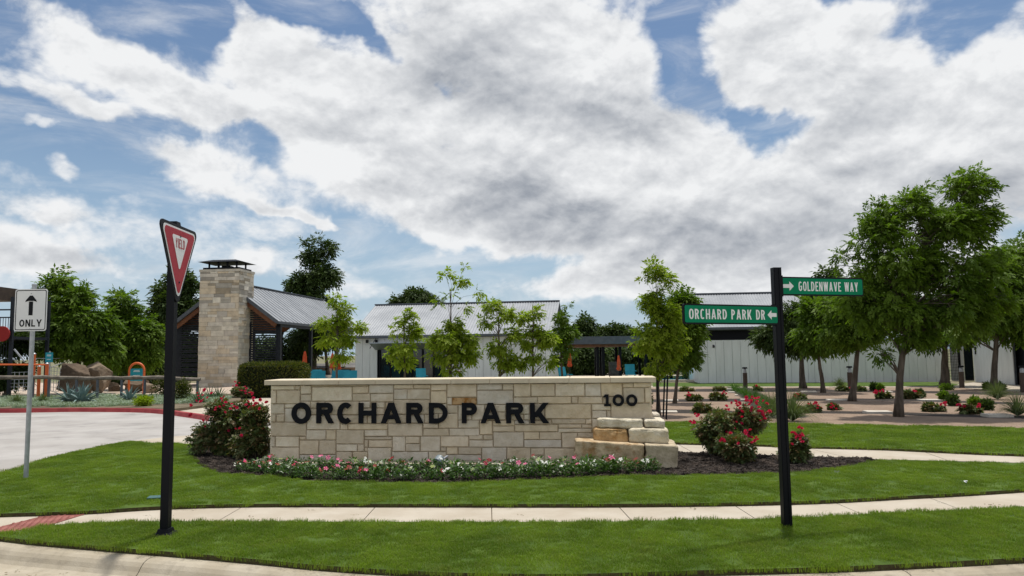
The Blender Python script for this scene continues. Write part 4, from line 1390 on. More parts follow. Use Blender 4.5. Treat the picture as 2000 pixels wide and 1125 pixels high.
# street name sign
spos = G(1537, 1029, .04); spos.z = 0
SR = thing('street_name_sign', spos, 'tall black post with two green street name blades, ORCHARD PARK DR and GOLDENWAVE WAY', 'street sign')
sw_ = .078; stop_ = AT(1514, 523, spos.y).z
mb = MB().box(spos + Vector((0, 0, stop_ / 2)), (sw_, sw_, stop_), (1, .05, 0))
obj('post', mb, M_black, SR)
for s_ in (-1, 1):
    mb = MB()
    mb.box(spos + Vector((s_ * .022, -sw_ / 2 - .002, stop_ / 2)), (.016, .008, stop_ - .02), (1, .05, 0))
    obj('post_rib', mb, M_black, SR)


def blade(px0, px1, pyt, pyb, dist, ang, text, arrow, leftside):
    H = .155
    adir = Vector((cos(radians(ang)), sin(radians(ang)), 0))
    zmid = (AT(px0 if leftside else px1, (pyt + pyb) / 2, dist).z)
    end = AT(px0 if leftside else px1, 560, dist)
    L_ = sqrt((end.x - spos.x) ** 2 + (end.y - spos.y) ** 2) - sw_ / 2
    if leftside:
        o = Vector((end.x, end.y, zmid))
    else:
        o = Vector((spos.x, spos.y, zmid)) + adir * (sw_ / 2)
    fr = frame(o, adir)
    ro = obj('name_blade', poly_plate(MB(), rrect(-.012, -H / 2 - .014, L_ + .012, H / 2 + .014, .02), fr, .022, -.011), M_black, SR)
    obj('green_face', poly_plate(MB(), rrect(0, -H / 2, L_, H / 2, .016), fr, .003, .0125), M_green, SR)
    mb = MB()
    WW = {'O': .46, 'R': .44, 'C': .43, 'H': .44, 'A': .50, 'D': .44, 'P': .42, 'K': .47, 'G': .45, 'L': .36, 'E': .37, 'N': .46, 'W': .62, 'V': .48, 'Y': .48, '*': .45}
    lh = .092
    tw = sum((WW.get(c, .45) + .13) if c != ' ' else .36 for c in text) - .13
    x0, x1 = (.045, L_ - .155) if leftside else (.20, L_ - .055)
    k = (x1 - x0) / (tw * lh)
    add_text(mb, text, fr, x0, -lh / 2, lh, WW, .135, .13, .0015, .0155, k, 2.6, .36)
    if leftside: ax0, s = L_ - .012, -1; tip = L_ - .125
    else: ax0, s = .015, 1; tip = .145
    hx = tip - s * .05
    pts = [(ax0, -.018), (hx, -.018), (hx, -.046), (tip, 0), (hx, .046), (hx, .018), (ax0, .018)]
    obj('lettering', mb, M_white, SR)
    mb = MB()
    o_, a_, u_, n_ = fr
    vs = [o_ + a_ * x + u_ * y + n_ * .0168 for x, y in pts]
    fs = [(0, 1, 5, 6), (2, 3, 4)] if s > 0 else [(6, 5, 1, 0), (4, 3, 2)]
    mb.add(vs, fs)
    obj('arrow', mb, M_white, SR)
    obj('bracket', MB().box(spos + Vector((0, 0, zmid)) + adir * ((-1 if leftside else 1) * (sw_ / 2 + .005)), (.03, .045, H + .05), adir), M_black, SR)


blade(1334, 1503, 596, 630, 6.65, 24.5, 'ORCHARD PARK DR', 'l', True)
blade(1530, 1688, 543, 578, 7.37, 16, 'GOLDENWAVE WAY', 'r', False)


# ================================================================== VEGETATION TOOLS
def nrm(a):
    return a / np.maximum(np.linalg.norm(a, axis=-1, keepdims=True), 1e-9)


def leaf_quads(pos, dirs, normals, length, width, fold=.15):
    """diamond leaves: base, two sides, tip -> 4 verts, 1 quad (slightly folded)."""
    n = len(pos)
    side = nrm(np.cross(dirs, normals))
    L = length[:, None]; W = width[:, None]
    v = np.empty((n, 4, 3))
    v[:, 0] = pos
    v[:, 1] = pos + dirs * L * .45 + side * W * .5 + normals * W * fold
    v[:, 2] = pos + dirs * L
    v[:, 3] = pos + dirs * L * .45 - side * W * .5 + normals * W * fold
    return v.reshape(-1, 3)


def quads_idx(n):
    return np.arange(n * 4).reshape(-1, 4)


def sprays(P, outd, k, slen, llen, lwid, droop=.5, r=rng):
    """compound leaves: k leaflets along a drooping rachis from each point P"""
    n = len(P)
    d = nrm(outd + r.normal(0, .55, (n, 3)) + np.array([0, 0, -droop]))
    sidev = nrm(np.cross(d, np.array([0, 0, 1.0]) + r.normal(0, .3, (n, 3))))
    nn = nrm(np.cross(sidev, d))
    allp = []; alld = []; alln = []; allL = []
    sc = r.uniform(.7, 1.25, n)
    for i in range(k):
        if i == k - 1:
            t = 1.0; sgn = 0
        else:
            t = .3 + .65 * (i // 2) / max(1, (k - 1) // 2); sgn = 1 if i % 2 else -1
        p = P + d * (slen * t * sc)[:, None] + np.array([0, 0, -1.0]) * (slen * t * t * .25 * sc)[:, None]
        ld = nrm(d * (.55 + .2 * t) + sidev * sgn * .8 + np.array([0, 0, -.35]) + r.normal(0, .16, (n, 3)))
        allp.append(p); alld.append(ld); alln.append(nrm(nn + r.normal(0, .3, (n, 3)))); allL.append(llen * sc * r.uniform(.8, 1.15, n))
    Pp = np.concatenate(allp); D = np.concatenate(alld); Nn = np.concatenate(alln); LL = np.concatenate(allL)
    return leaf_quads(Pp, D, Nn, LL, LL * lwid), k


def tree(name, px, py, label, cat, ell, dist=None, nclump=60, nspray=2500, clump_r=.35, kleaf=7, slen=.22, llen=.12, lwid=.38, m=None,
         trunk_r=.08, group=None, trunk_top=None, seed=1, wind=.15, base=None, droop=.5, depth=.8, lean=None, tintp=3.0, stemless=False, forks=0):
    r = np.random.default_rng(seed)
    b = G(px, py, .0) if dist is None else None
    if dist is None: dist = b.y
    if b is None:
        b = AT(px, py, dist); b.z = 0
    root = thing(name, b, label, cat, group)
    # crown ellipses in the crown's own plane, given true depth
    E = []
    for (ex, ey, rx, ry) in ell:
        c = AT(ex, ey, dist); sc = dist / FPX
        E.append((np.array(c), rx * sc, max(rx, ry) * .5 * sc + rx * .5 * sc * depth, ry * sc))
    areas = np.array([e[1] * e[3] * e[2] for e in E]) ** .75
    pr = areas / areas.sum()
    cl = []; cr = []
    top_all = max(e[0][2] + e[3] for e in E)
    for i in range(nclump):
        e = E[r.choice(len(E), p=pr)] if i >= len(E) else E[i]
        v = nrm(r.normal(0, 1, 3)); rad = r.random() ** .42
        rr = clump_r * r.uniform(.5, 1.3)
        rr = min(rr, e[1] * .75, e[3] * .9)
        ext = np.maximum(np.array([e[1], e[2], e[3]]) - rr * .75, .02)
        cl.append(e[0] + v * rad * ext); cr.append(rr)
    cl = np.array(cl); cr = np.array(cr)
    # trunk and limbs
    mb = MB()
    zmin = cl[:, 2].min(); zmax = cl[:, 2].max()
    cx = np.average(cl[:, 0]); cy = np.average(cl[:, 1])
    ttz = zmin + (zmax - zmin) * .72
    top = Vector((cx * .75 + b.x * .25, cy * .75 + b.y * .25, ttz))
    if trunk_top is not None: top = AT(trunk_top[0], trunk_top[1], dist)
    tp = []; nseg = 9
    for i in range(nseg):
        t = i / (nseg - 1)
        p = b.lerp(top, t) + Vector((mnoise.noise(Vector((t * 3, seed, 0))), mnoise.noise(Vector((t * 3, seed, 5))), 0)) * .18 * sin(t * pi) * (top - b).length * .2
        if lean: p.x += lean * sin(t * pi * .9)
        tp.append(p)
    trad = [trunk_r * ((1.35 if i == 0 else 1.0) * (1 - .8 * i / (nseg - 1)) + .03) for i in range(nseg)]
    if not stemless:
        mb.tube(tp, trad, 9)
    for c, rr in zip(cl, cr):
        c = Vector(c)
        # attach below clump
        cand = [(k, p) for k, p in enumerate(tp) if p.z < c.z - .05 * (zmax - zmin)] or [(0, tp[0])]
        k, p = cand[min(len(cand) - 1, max(0, int(len(cand) * r.uniform(.78, 1.0))))]
        if stemless:
            k, p = 0, b + Vector((r.normal(0, .06), r.normal(0, .06), 0))
        mid = p.lerp(c, .5) + Vector((0, 0, (c - p).length * (.10 if not stemless else .0))) + Vector(r.normal(0, .06, 3)) * (c - p).length
        rad0 = min(trad[k] * .42, trunk_r * .30)
        pts = [p, p.lerp(mid, .5) + Vector((0, 0, .02)), mid, c]
        mb.tube(pts, [rad0, rad0 * .75, rad0 * .5, rad0 * .22], 5, cap=False)
        for q in range(3):
            e_ = c + Vector(nrm(r.normal(0, 1, 3))) * rr * .8
            mb.tube([mid.lerp(c, .7), e_], [rad0 * .3, rad0 * .1 + .001], 3, cap=False)
    obj('trunk' if not stemless else 'canes', mb, M_bark, root, smooth=True)
    # leaves
    w = cr ** 2; w = w / w.sum()
    ci = r.choice(len(cl), nspray, p=w)
    v = nrm(r.normal(0, 1, (nspray, 3))); v[:, 2] = v[:, 2] * .8 + .1
    rad = r.random(nspray) ** .6
    P = cl[ci] + v * (rad * cr[ci])[:, None]
    outd = nrm(v + nrm(P - np.array([b.x, b.y, (zmin + zmax) / 2])) * .5) + np.array([wind, 0, 0])
    V, k = sprays(P, outd, kleaf, slen, llen, lwid, droop, r)
    n = len(V) // 4
    shade_t = r.random(nspray) ** tintp * .8
    tint = np.repeat(np.tile(shade_t, k), 4)
    me = np_mesh(name + '_crown', V - np.array(b), quads_idx(n), m, tint)
    np_obj('crown' if not stemless else 'foliage', me, root)
    return root, cl, cr, b


# ================================================================== BUILDINGS
def panel_wall(root, o, ax, L_, z0, z1, pw=.4, m=M_siding, openings=(), battens=True, name='siding_panel', gable=None):
    """vertical board siding: panels as parts, openings = (u0,u1,z0,z1)"""
    ax = Vector(ax).normalized(); n = ax.cross(Vector((0, 0, 1)))
    obj('sheathing', MB().box(Vector(o) + ax * (L_ / 2) - n * .07 + Vector((0, 0, (z0 + z1) / 2)), (L_ - .02, .1, z1 - z0), ax), M_fascia, root) if not openings else None
    u = 0
    while u < L_ - .02:
        w = min(pw, L_ - u)
        spans = [(z0, z1 if gable is None else gable(u + w / 2))]
        for (a, b, c, d) in openings:
            if u + w / 2 > a and u + w / 2 < b:
                ns = []
                for s0, s1 in spans:
                    if d <= s0 or c >= s1: ns.append((s0, s1)); continue
                    if c > s0: ns.append((s0, c))
                    if d < s1: ns.append((d, s1))
                spans = ns
        for s0, s1 in spans:
            if s1 - s0 < .03: continue
            mb = MB().box(Vector(o) + ax * (u + w / 2) + Vector((0, 0, (s0 + s1) / 2)) - n * .01, (w - .014, .035, s1 - s0), ax)
            obj(name, mb, m, root)
        u += w


def gable_roof(root, o, ax, L_, W_, ze, zr, corr=.15, m=M_roof, over=.25, seam=False, thick=.06):
    """roof over rectangle: o front-left corner at eave, ax along the ridge; W_ deep"""
    ax = Vector(ax).normalized(); n = ax.cross(Vector((0, 0, 1))); inn = -n
    for side in (0, 1):
        mb = MB()
        e0 = Vector(o) + inn * (-over if side == 0 else W_ + over) + Vector((0, 0, ze - over * (zr - ze) / (W_ / 2)))
        rd = Vector(o) + inn * (W_ / 2) + Vector((0, 0, zr))
        nseg = int((L_ + 2 * over) / (corr / 2)) if not seam else 0
        up = ((rd - e0).cross(ax)).normalized()
        if up.z < 0: up = -up
        if not seam:
            prof_ = [(-over + i * corr / 2, (.030 if i % 2 else 0)) for i in range(nseg + 1)]
        else:
            prof_ = []; x = -over
            while x < L_ + over:
                prof_ += [(x, 0), (x + .38, 0), (x + .385, .045), (x + .415, .045)]
                x += .42
        b0 = len(mb.v)
        for x, h in prof_:
            mb.v.append(tuple(e0 + ax * x + up * (h + .01))); mb.v.append(tuple(rd + ax * x + up * (h + .01)))
        for i in range(len(prof_) - 1):
            a = b0 + 2 * i
            mb.f.append((a, a + 2, a + 3, a + 1) if side == 0 else (a + 1, a + 3, a + 2, a))
        obj('roof_sheet', mb, m, root)
        mid = (e0 + rd) / 2 + ax * (L_ / 2) - up * thick
        dd = rd - e0
        mb = MB().box(mid, (L_ + 2 * over - .02, dd.length, .08), ax, up)
        obj('roof_deck', mb, M_fascia, root)
    mb = MB().bar(Vector(o) + inn * (W_ / 2) - ax * over + Vector((0, 0, zr + .04)), Vector(o) + inn * (W_ / 2) + ax * (L_ + over) + Vector((0, 0, zr + .04)), .28, .06)
    obj('ridge_cap', mb, M_fascia, root)


# --- centre building
cb0 = Vector((-8.45, 39.8, 0)); cb1 = Vector((1.9, 38.3, 0))
cax = (cb1 - cb0).normalized(); cL = (cb1 - cb0).length
CBR = thing('clubhouse', cb0 + cax * cL / 2, 'long white clubhouse with a corrugated metal roof and dark glass doors behind the stone sign', 'building')
cn = cax.cross(Vector((0, 0, 1)))


def U_of(px, o, ax, n):
    d = ray(px, 700); oo = Vector((0, 0, CAM_H)); t = (o - oo).dot(n) / d.dot(n)
    return (oo + d * t - o).dot(ax)


ua, ub = U_of(742, cb0, cax, cn), U_of(868, cb0, cax, cn)
panel_wall(CBR, cb0, cax, cL, 0, 2.72, .41, openings=[(ua, ub, 0, 2.12)])
panel_wall(CBR, cb1, -cn, 8.0, 0, 2.75, .41, gable=lambda u: 2.72 + (4 - abs(u - 4)) / 4 * 1.85)
obj('inner_wall', MB().box(cb0 + cax * (cL / 2) - cn * 4.1 + Vector((0, 0, 1.35)), (cL - .2, 7.6, 2.7), cax), M_dark, CBR)
gable_roof(CBR, cb0, cax, cL, 8.0, 2.78, 4.62, .15)
obj('gutter', MB().bar(cb0 - cax * .25 + cn * .32 + Vector((0, 0, 2.66)), cb1 + cax * .25 + cn * .32 + Vector((0, 0, 2.66)), .12, .12), M_fascia, CBR)
# glazed doors
mb = MB()
nd = 6; dw = (ub - ua) / nd
for i in range(nd + 1):
    mb.box(cb0 + cax * (ua + i * dw) + cn * .02 + Vector((0, 0, 1.06)), (.07, .1, 2.12), cax)
mb.box(cb0 + cax * (ua + ub) / 2 + cn * .02 + Vector((0, 0, 2.09)), (ub - ua, .12, .08), cax)
obj('door_frame', mb, M_black, CBR)
for i in range(nd):
    obj('glass_door', MB().box(cb0 + cax * (ua + (i + .5) * dw) - cn * .04 + Vector((0, 0, 1.03)), (dw - .07, .02, 2.05), cax), M_glass, CBR)
# awning
mb = MB(); a0 = cb0 + cax * (ua - .25) + Vector((0, 0, 2.15)); L2 = ub - ua + .5
mb.box(a0 + cax * L2 / 2 + cn * .5, (L2, 1.0, .05), cax, (-cn * .35 + Vector((0, 0, 1))))
obj('awning', mb, mat('awning_grey', (.26, .29, .32), .5, metal=.3), CBR)
for u in (.02, L2 / 2, L2 - .02):
    mb = MB().bar(a0 + cax * u + cn * .95 + Vector((0, 0, -.12)), a0 + cax * u + cn * .03 + Vector((0, 0, .42)), .025)
    obj('awning_rod', mb, M_black, CBR)
for px in (718, 736):
    u = U_of(px, cb0, cax, cn)
    obj('wall_light', MB().box(cb0 + cax * u + cn * .1 + Vector((0, 0, 2.42)), (.1, .14, .17), cax), M_black, CBR)

# --- building B on the right
bb0 = AT(1368, 748, 39.0); bb0.z = 0; bb1 = AT(1845, 748, 37.6); bb1.z = 0
bax = (bb1 - bb0).normalized(); bL = (bb1 - bb0).length; bn = bax.cross(Vector((0, 0, 1)))
BR = thing('bath_house', bb0 + bax * bL / 2, 'long white building marked B with a corrugated roof, behind the trees on the right', 'building')
uo0, uo1 = U_of(1378, bb0, bax, bn), U_of(1478, bb0, bax, bn)
uend = U_of(1590, bb0, bax, bn)
panel_wall(BR, bb0, bax, uend, 0, 2.95, .42, openings=[(uo0 - .05, uo1, 2.25, 2.8)])
panel_wall(BR, bb0 + bax * uend, bax, bL - uend, 0, 2.1, .42)
panel_wall(BR, bb0 - bn * 7.5, bn, 7.5, 0, 2.9, .42, gable=lambda u: 2.9 + (3.75 - abs(u - 3.75)) / 3.75 * 1.9)
obj('clerestory', MB().box(bb0 + bax * (uo0 + uo1) / 2 - bn * .12 + Vector((0, 0, 2.52)), (uo1 - uo0 + .3, .1, .55), bax), M_black, BR)
obj('inner_wall', MB().box(bb0 + bax * (uend / 2) - bn * 3.8 + Vector((0, 0, 1.1)), (uend - .3, 7.1, 2.2), bax), M_dark, BR)
gable_roof(BR, bb0, bax, uend, 7.5, 2.98, 4.95, .15)
obj('gutter', MB().bar(bb0 - bax * .25 + bn * .32 + Vector((0, 0, 2.86)), bb0 + bax * (uend + .25) + bn * .32 + Vector((0, 0, 2.86)), .12, .12), M_fascia, BR)
mb = MB()
add_text(mb, 'B', frame(bb0, bax), U_of(1392.5, bb0, bax, bn), 1.86, .15, {'*': .75}, .24, 0, .03, .02)
obj('letter', mb, M_letter, BR)
obj('wall_cap', MB().bar(bb0 + bax * uend + Vector((0, 0, 2.13)), bb1 + Vector((0, 0, 2.13)), .16, .05), M_fascia, BR)

# --- building C far right
cc0 = AT(1904, 745, 37.5); cc0.z = 0; cc1 = AT(1982, 750, 33.5); cc1.z = 0
dax = (cc1 - cc0).normalized(); dL = (cc1 - cc0).length; dn_ = dax.cross(Vector((0, 0, 1)))
CR = thing('changing_rooms', cc0 + dax * dL / 2, 'angled white sided building at the far right edge with a dark doorway', 'building')
panel_wall(CR, cc0, dax, dL, 0, 3.0, .3)
e0 = cc1; obj('opening', MB().box(e0 + dax * .8 - dn_ * .3 + Vector((0, 0, 1.4)), (1.6, .1, 2.8), dax), M_black, CR)
panel_wall(CR, cc1 + dax * 1.6, dax, 4, 0, 3.0, .3)
obj('rear_wall', MB().box(cc0 + dax * 2.5 - dn_ * 2.5 + Vector((0, 0, 1.45)), (4.6, 4.4, 2.9), dax), M_dark, CR)
mb = MB().box(cc0 + dax * 5 - dn_ * 2.4 + Vector((0, 0, 3.15)), (11, 5.6, .2), dax); obj('roof', mb, M_fascia, CR)
u = .35
for zz in (1.95, 1.65, 1.45): obj('plaque', MB().box(cc0 + dax * u + dn_ * .03 + Vector((0, 0, zz)), (.1, .03, .16), dax), M_black, CR)
dd0 = AT(1889, 745, 38.5); dd0.z = 0
obj('door', MB().box(dd0 + Vector((.2, .1, 1.1)), (.42, .06, 2.2), (1, -.1, 0)), M_glass, CR)
panel_wall(CR, dd0 + Vector((-.65, 0.15, 0)), (1, -.1, 0), .62, 0, 3.0, .3)

# --- gate between B and C
g0 = AT(1850, 745, 38.6); g1 = AT(1876, 745, 38.6); g0.z = g1.z = 0
GR = thing('metal_gate', (g0 + g1) / 2, 'dark steel mesh gate with two posts between the white buildings on the right', 'gate')
for p in (g0, g1): obj('gate_post', MB().box(p + Vector((0, 0, 1.1)), (.09, .09, 2.2)), M_black, GR)
mb = MB()
for i in range(1, 9): mb.bar(g0.lerp(g1, i / 9) + Vector((0, 0, .05)), g0.lerp(g1, i / 9) + Vector((0, 0, 2)), .014)
for i in range(14): mb.bar(g0 + Vector((0, 0, .1 + i * .145)), g1 + Vector((0, 0, .1 + i * .145)), .012)
obj('gate_mesh', mb, M_black, GR)

# --- open flat pavilion in the middle
p0 = AT(1100, 740, 46.0); p1 = AT(1372, 740, 46.0); p0.z = p1.z = 0
PR = thing('pool_pavilion', (p0 + p1) / 2, 'low open pool pavilion with grey fascia and cedar soffit between the white buildings', 'pavilion')
ztop = AT(1180, 657, 46).z; zbt = AT(1180, 672, 46).z
mid = (p0 + p1) / 2; Lp = (p1 - p0).length
obj('roof', MB().box(mid + Vector((0, 2.5, (ztop + zbt) / 2)), (Lp, 5.6, ztop - zbt)), M_fascia, PR)
obj('soffit', MB().box(mid + Vector((0, 2.5, zbt - .09)), (Lp - .3, 5.2, .17)), M_cedar, PR)
for px in (1168, 1179, 1212, 1262, 1310, 1365):
    q = AT(px, 740, 46.3); obj('post', MB().box(Vector((q.x, q.y, zbt / 2)), (.18, .18, zbt)), M_black, PR)
    obj('post', MB().box(Vector((q.x + .4, q.y + 4.6, zbt / 2)), (.16, .16, zbt)), M_black, PR)
q = AT(1201, 735, 48); w0 = thing('low_stone_wall', Vector((q.x, q.y, 0)), 'short grey stone pier under the open pool pavilion', 'wall')
for i in range(4):
    obj('stone', MB().box(Vector((q.x, q.y, .14 + i * .27)), (.72, .5, .25)), mat('grey_stone', (.16, .15, .14), .9, (.22, .21, .19), 4), w0)

# --- left fireplace pavilion
ld = Vector((.104, .995, 0)).normalized(); lw = Vector((ld.y, -ld.x, 0))
LO = Vector((-16.9, 44.0, 0))
LR = thing('fireplace_pavilion', LO, 'open gabled pavilion with a seamed metal roof, dark slat screens and black posts', 'pavilion')
ze, zr, HWD, RL = 3.73, 6.12, 3.25, 15.2
for side in (-1, 1):
    e0 = LO + lw * (side * (HWD + .0)) + Vector((0, 0, ze)); rd = LO + Vector((0, 0, zr))
    up = (rd - e0).cross(ld).normalized()
    if up.z < 0: up = -up
    mb = MB(); pf = []; x = -.45
    while x < RL + .4:
        pf += [(x, 0), (x + .56, 0), (x + .565, .03), (x + .595, .03)]; x += .6
    for x, h in pf:
        mb.v.append(tuple(e0 + ld * x + up * (h + .01))); mb.v.append(tuple(rd + ld * x + up * (h + .01)))
    for i in range(len(pf) - 1):
        a = 2 * i; mb.f.append((a, a + 2, a + 3, a + 1) if side < 0 else (a + 1, a + 3, a + 2, a))
    obj('roof_sheet', mb, M_roof, LR)
    dd = rd - e0
    obj('roof_deck', MB().box((e0 + rd) / 2 + ld * (RL / 2) - up * .09, (RL + .8, dd.length, .14), ld, up), M_fascia, LR)
    obj('soffit', MB().box((e0 + rd) / 2 + ld * (RL / 2) - up * .20, (RL + .4, dd.length - .3, .06), ld, up), M_cedar, LR)
    obj('verge_board', MB().bar(e0 - ld * .45 - up * .06, rd - ld * .45 - up * .06, .05, .2, up), M_fascia, LR)
    obj('rafter', MB().bar(e0 - ld * .3 - up * .3, rd - ld * .3 - up * .3, .10, .24, up), M_cedar, LR)
    obj('gutter', MB().bar(e0 - ld * .45 + lw * side * .07 - up * .1, e0 + ld * (RL + .4) + lw * side * .07 - up * .1, .14, .14), M_fascia, LR)
    for s in (0.1, 5.0, 10.0, 14.9):
        q = LO + lw * side * (HWD - .12) + ld * s
        obj('post', MB().box(q + Vector((0, 0, ze / 2)), (.2, .2, ze - .1), lw), M_dark, LR)
    # knee wall tie beam
    obj('eave_beam', MB().bar(LO + lw * side * (HWD - .12) + Vector((0, 0, ze - .2)), LO + lw * side * (HWD - .12) + ld * RL + Vector((0, 0, ze - .2)), .14, .24), M_dark, LR)
obj('ridge_cap', MB().bar(LO - ld * .45 + Vector((0, 0, zr + .05)), LO + ld * (RL + .4) + Vector((0, 0, zr + .05)), .3, .05), M_fascia, LR)
CHW, CHD = 2.38, 1.83
CHO = Vector((-15.75, 42.5, 0)) - lw * CHW      # front left corner of the chimney
uL, uR = (CHO - LO).dot(lw), (CHO - LO).dot(lw) + CHW
for (a, b) in ((-HWD + .25, uL - .02), (uR + .05, HWD - .25)):
    z = .35
    while z < zr - .3:
        lim = (zr - z - .35) * HWD / (zr - ze)
        a2, b2 = max(a, -lim), min(b, lim)
        if b2 - a2 > .1:
            obj('slat', MB().bar(LO + lw * a2 + Vector((0, 0, z)), LO + lw * b2 + Vector((0, 0, z)), .05, .075), M_dark, LR)
        z += .135
    for u in (a, b):
        obj('screen_post', MB().box(LO + lw * u + ld * .05 + Vector((0, 0, ze / 2)), (.1, .1, ze - .1), lw), M_dark, LR)
# side slat screen near the front on the right
for zz in np.arange(.4, 3.4, .27):
    obj('slat', MB().bar(LO + lw * (-HWD + .2) + ld * .3 + Vector((0, 0, zz)), LO + lw * (-HWD + .2) + ld * 4.8 + Vector((0, 0, zz)), .05, .12), M_dark, LR)

# chimney
CH = thing('stone_chimney', CHO + lw * CHW / 2 + ld * CHD / 2, 'tall cream limestone chimney with a black metal cap on the fireplace pavilion', 'chimney')
CHH = 6.62
obj('mortar_core', MB().box(CHO + lw * CHW / 2 + ld * CHD / 2 + Vector((0, 0, CHH / 2)), (CHW - .04, CHD - .04, CHH), lw), M_mortar, CH)
pal2 = [(.72, .65, .53), (.80, .73, .60), (.70, .63, .53), (.72, .61, .46), (.84, .77, .65), (.66, .60, .51), (.70, .58, .42)]
for (o_, ax_, n_, ln, s0) in ((CHO, lw, -ld, CHW, 0), (CHO + lw * CHW, ld, lw, CHD, 1), (CHO + ld * CHD, -ld, -lw, CHD, 2), (CHO + lw * CHW + ld * CHD, -lw, ld, CHW, 3)):
    v = .0
    rr = random.Random(100 + s0)
    while v < CHH - .02:
        h = rr.choice([.16, .2, .24, .29, .33]); h = min(h, CHH - v)
        if CHH - v - h < .1: h = CHH - v
        u = 0
        while u < ln - .01:
            w = rr.uniform(.35, 1.0)
            if ln - u - w < .2: w = ln - u
            subs = [(v, v + h)] if (h < .26 or rr.random() < .55) else [(v, v + h * .5), (v + h * .5, v + h)]
            for a, b in subs:
                mb = MB(); g = .011; pr = rr.uniform(0, .03)
                c = o_ + ax_ * (u + w / 2) + Vector((0, 0, (a + b) / 2)) + n_ * (-.02 + pr / 2)
                mb.box(c, (b - a - g, w - g, .05 + pr), Vector((0, 0, 1)), n_)
                # roughen the front corners
                o2 = obj('stone', mb, M_chst, CH); cc = rr.choice(pal2); k = rr.uniform(.88, 1.1)
                if a > 4.6 and rr.random() < .45: k *= .62
                o2.color = (cc[0] * k, cc[1] * k, cc[2] * k, 1)
            u += w
        v += h
obj('crown_slab', MB().box(CHO + lw * CHW / 2 + ld * CHD / 2 + Vector((0, 0, CHH + .07)), (CHW + .1, CHD + .1, .14), lw), M_chst, CH).color = (.6, .55, .46, 1)
cc = CHO + lw * CHW / 2 + ld * CHD / 2
cap = obj('cap_base', MB().box(cc + Vector((0, 0, CHH + .2)), (CHW - .2, CHD - .2, .12), lw), M_black, CH)
for i in (-1, -.33, .33, 1):
    for j in (-1, 1):
        obj('cap_post', MB().box(cc + lw * i * (CHW / 2 - .35) + ld * j * (CHD / 2 - .35) + Vector((0, 0, CHH + .42)), (.08, .08, .34), lw), M_black, CH)
obj('flue', MB().box(cc + Vector((0, 0, CHH + .32)), (.5, .5, .2), lw), M_black, CH)
z = CHH + .58
vs = [cc + lw * i * (CHW / 2 + .12) + ld * j * (CHD / 2 + .12) + Vector((0, 0, z)) for i, j in ((-1, -1), (1, -1), (1, 1), (-1, 1))]
vs += [cc + lw * i * (CHW / 2 - .5) + ld * j * (CHD / 2 - .5) + Vector((0, 0, z + .18)) for i, j in ((-1, -1), (1, -1), (1, 1), (-1, 1))]
obj('cap_hood', MB().add(vs, [(3, 2, 1, 0), (4, 5, 6, 7), (0, 1, 5, 4), (1, 2, 6, 5), (2, 3, 7, 6), (3, 0, 4, 7)]), M_black, CH)

# far houses
for i, (px0, px1, pyr, pye, Y, lab) in enumerate(((560, 640, 711, 719, 66, 'left distant house with a low grey roof seen between the pavilion posts'), (636, 705, 709, 718, 72, 'right distant house with a low grey roof beside the clubhouse'))):
    a = AT(px0, pye, Y); b = AT(px1, pye, Y); zr_ = AT((px0 + px1) / 2, pyr, Y).z
    h = thing('distant_house', Vector(((a.x + b.x) / 2, Y, -3)), lab, 'house', 'distant houses beyond the pool')
    obj('wall', MB().box(Vector(((a.x + b.x) / 2, Y + 3, (a.z - 3) / 2)), (b.x - a.x - .4, 6, a.z + 3)), M_tan, h)
    mb = MB(); x0, x1 = a.x - .2, b.x + .2
    mb.add([(x0, Y - .4, a.z), (x1, Y - .4, a.z), (x1, Y + 7, a.z), (x0, Y + 7, a.z), (x0 + .8, Y + 3, zr_), (x1 - .8, Y + 3, zr_)], [(0, 1, 5, 4), (2, 3, 4, 5), (1, 2, 5), (3, 0, 4)])
    obj('roof', mb, M_shingle, h)
    for q in (.25, .6):
        x = a.x + (b.x - a.x) * q
        obj('window', MB().box(Vector((x, Y - .02, a.z - .5)), (.8, .08, .6)), M_dark, h)


# ================================================================== POOL, CHAIRS, UMBRELLAS
pp = [G(x, y, .02) for x, y in [(1278, 744.5), (1366, 744), (1366, 734), (1200, 734), (1200, 744.5)]]
obj('pool_water', MB().prism([(p.x, p.y) for p in pp], None, .02), M_water, kind='structure')
obj('pool_coping', MB().bar(Vector((G(1200, 746).x, G(1280, 746).y - .15, .06)), Vector((G(1366, 746).x, G(1280, 746).y - .15, .06)), .3, .12), M_slab, kind='structure')


def umbrella(px, py0, py1, Y, label, m=M_umb):
    a = AT(px, py0, Y); b_ = AT(px, py1, Y)
    r_ = thing('closed_umbrella', Vector((a.x, Y, 0)), label, 'umbrella', 'closed patio umbrellas')
    H = a.z - b_.z
    mb = MB(); n = 12; b0 = 0; pr_ = [(.03, 1.0), (.055, .9), (.09, .65), (.10, .45), (.095, .25), (.14, .12), (.10, .02), (.03, .0)]
    for (rr, t) in pr_:
        for k in range(n):
            an = 2 * pi * k / n; q = rr * (1.15 if k % 2 else .8)
            mb.v.append((a.x + q * cos(an), Y + q * sin(an), b_.z + H * t))
    for i in range(len(pr_) - 1):
        for k in range(n):
            p = i * n + k; q = i * n + (k + 1) % n
            mb.f.append((p, p + n, q + n, q))
    obj('canopy', mb, m, r_)
    obj('pole', MB().tube([Vector((a.x, Y, 0)), Vector((a.x, Y, a.z + .08))], .025, 8), M_dark, r_)
    obj('base', MB().lathe(Vector((a.x, Y, 0)), [(.28, 0), (.28, .06), (.06, .1)], 12), M_dark, r_)


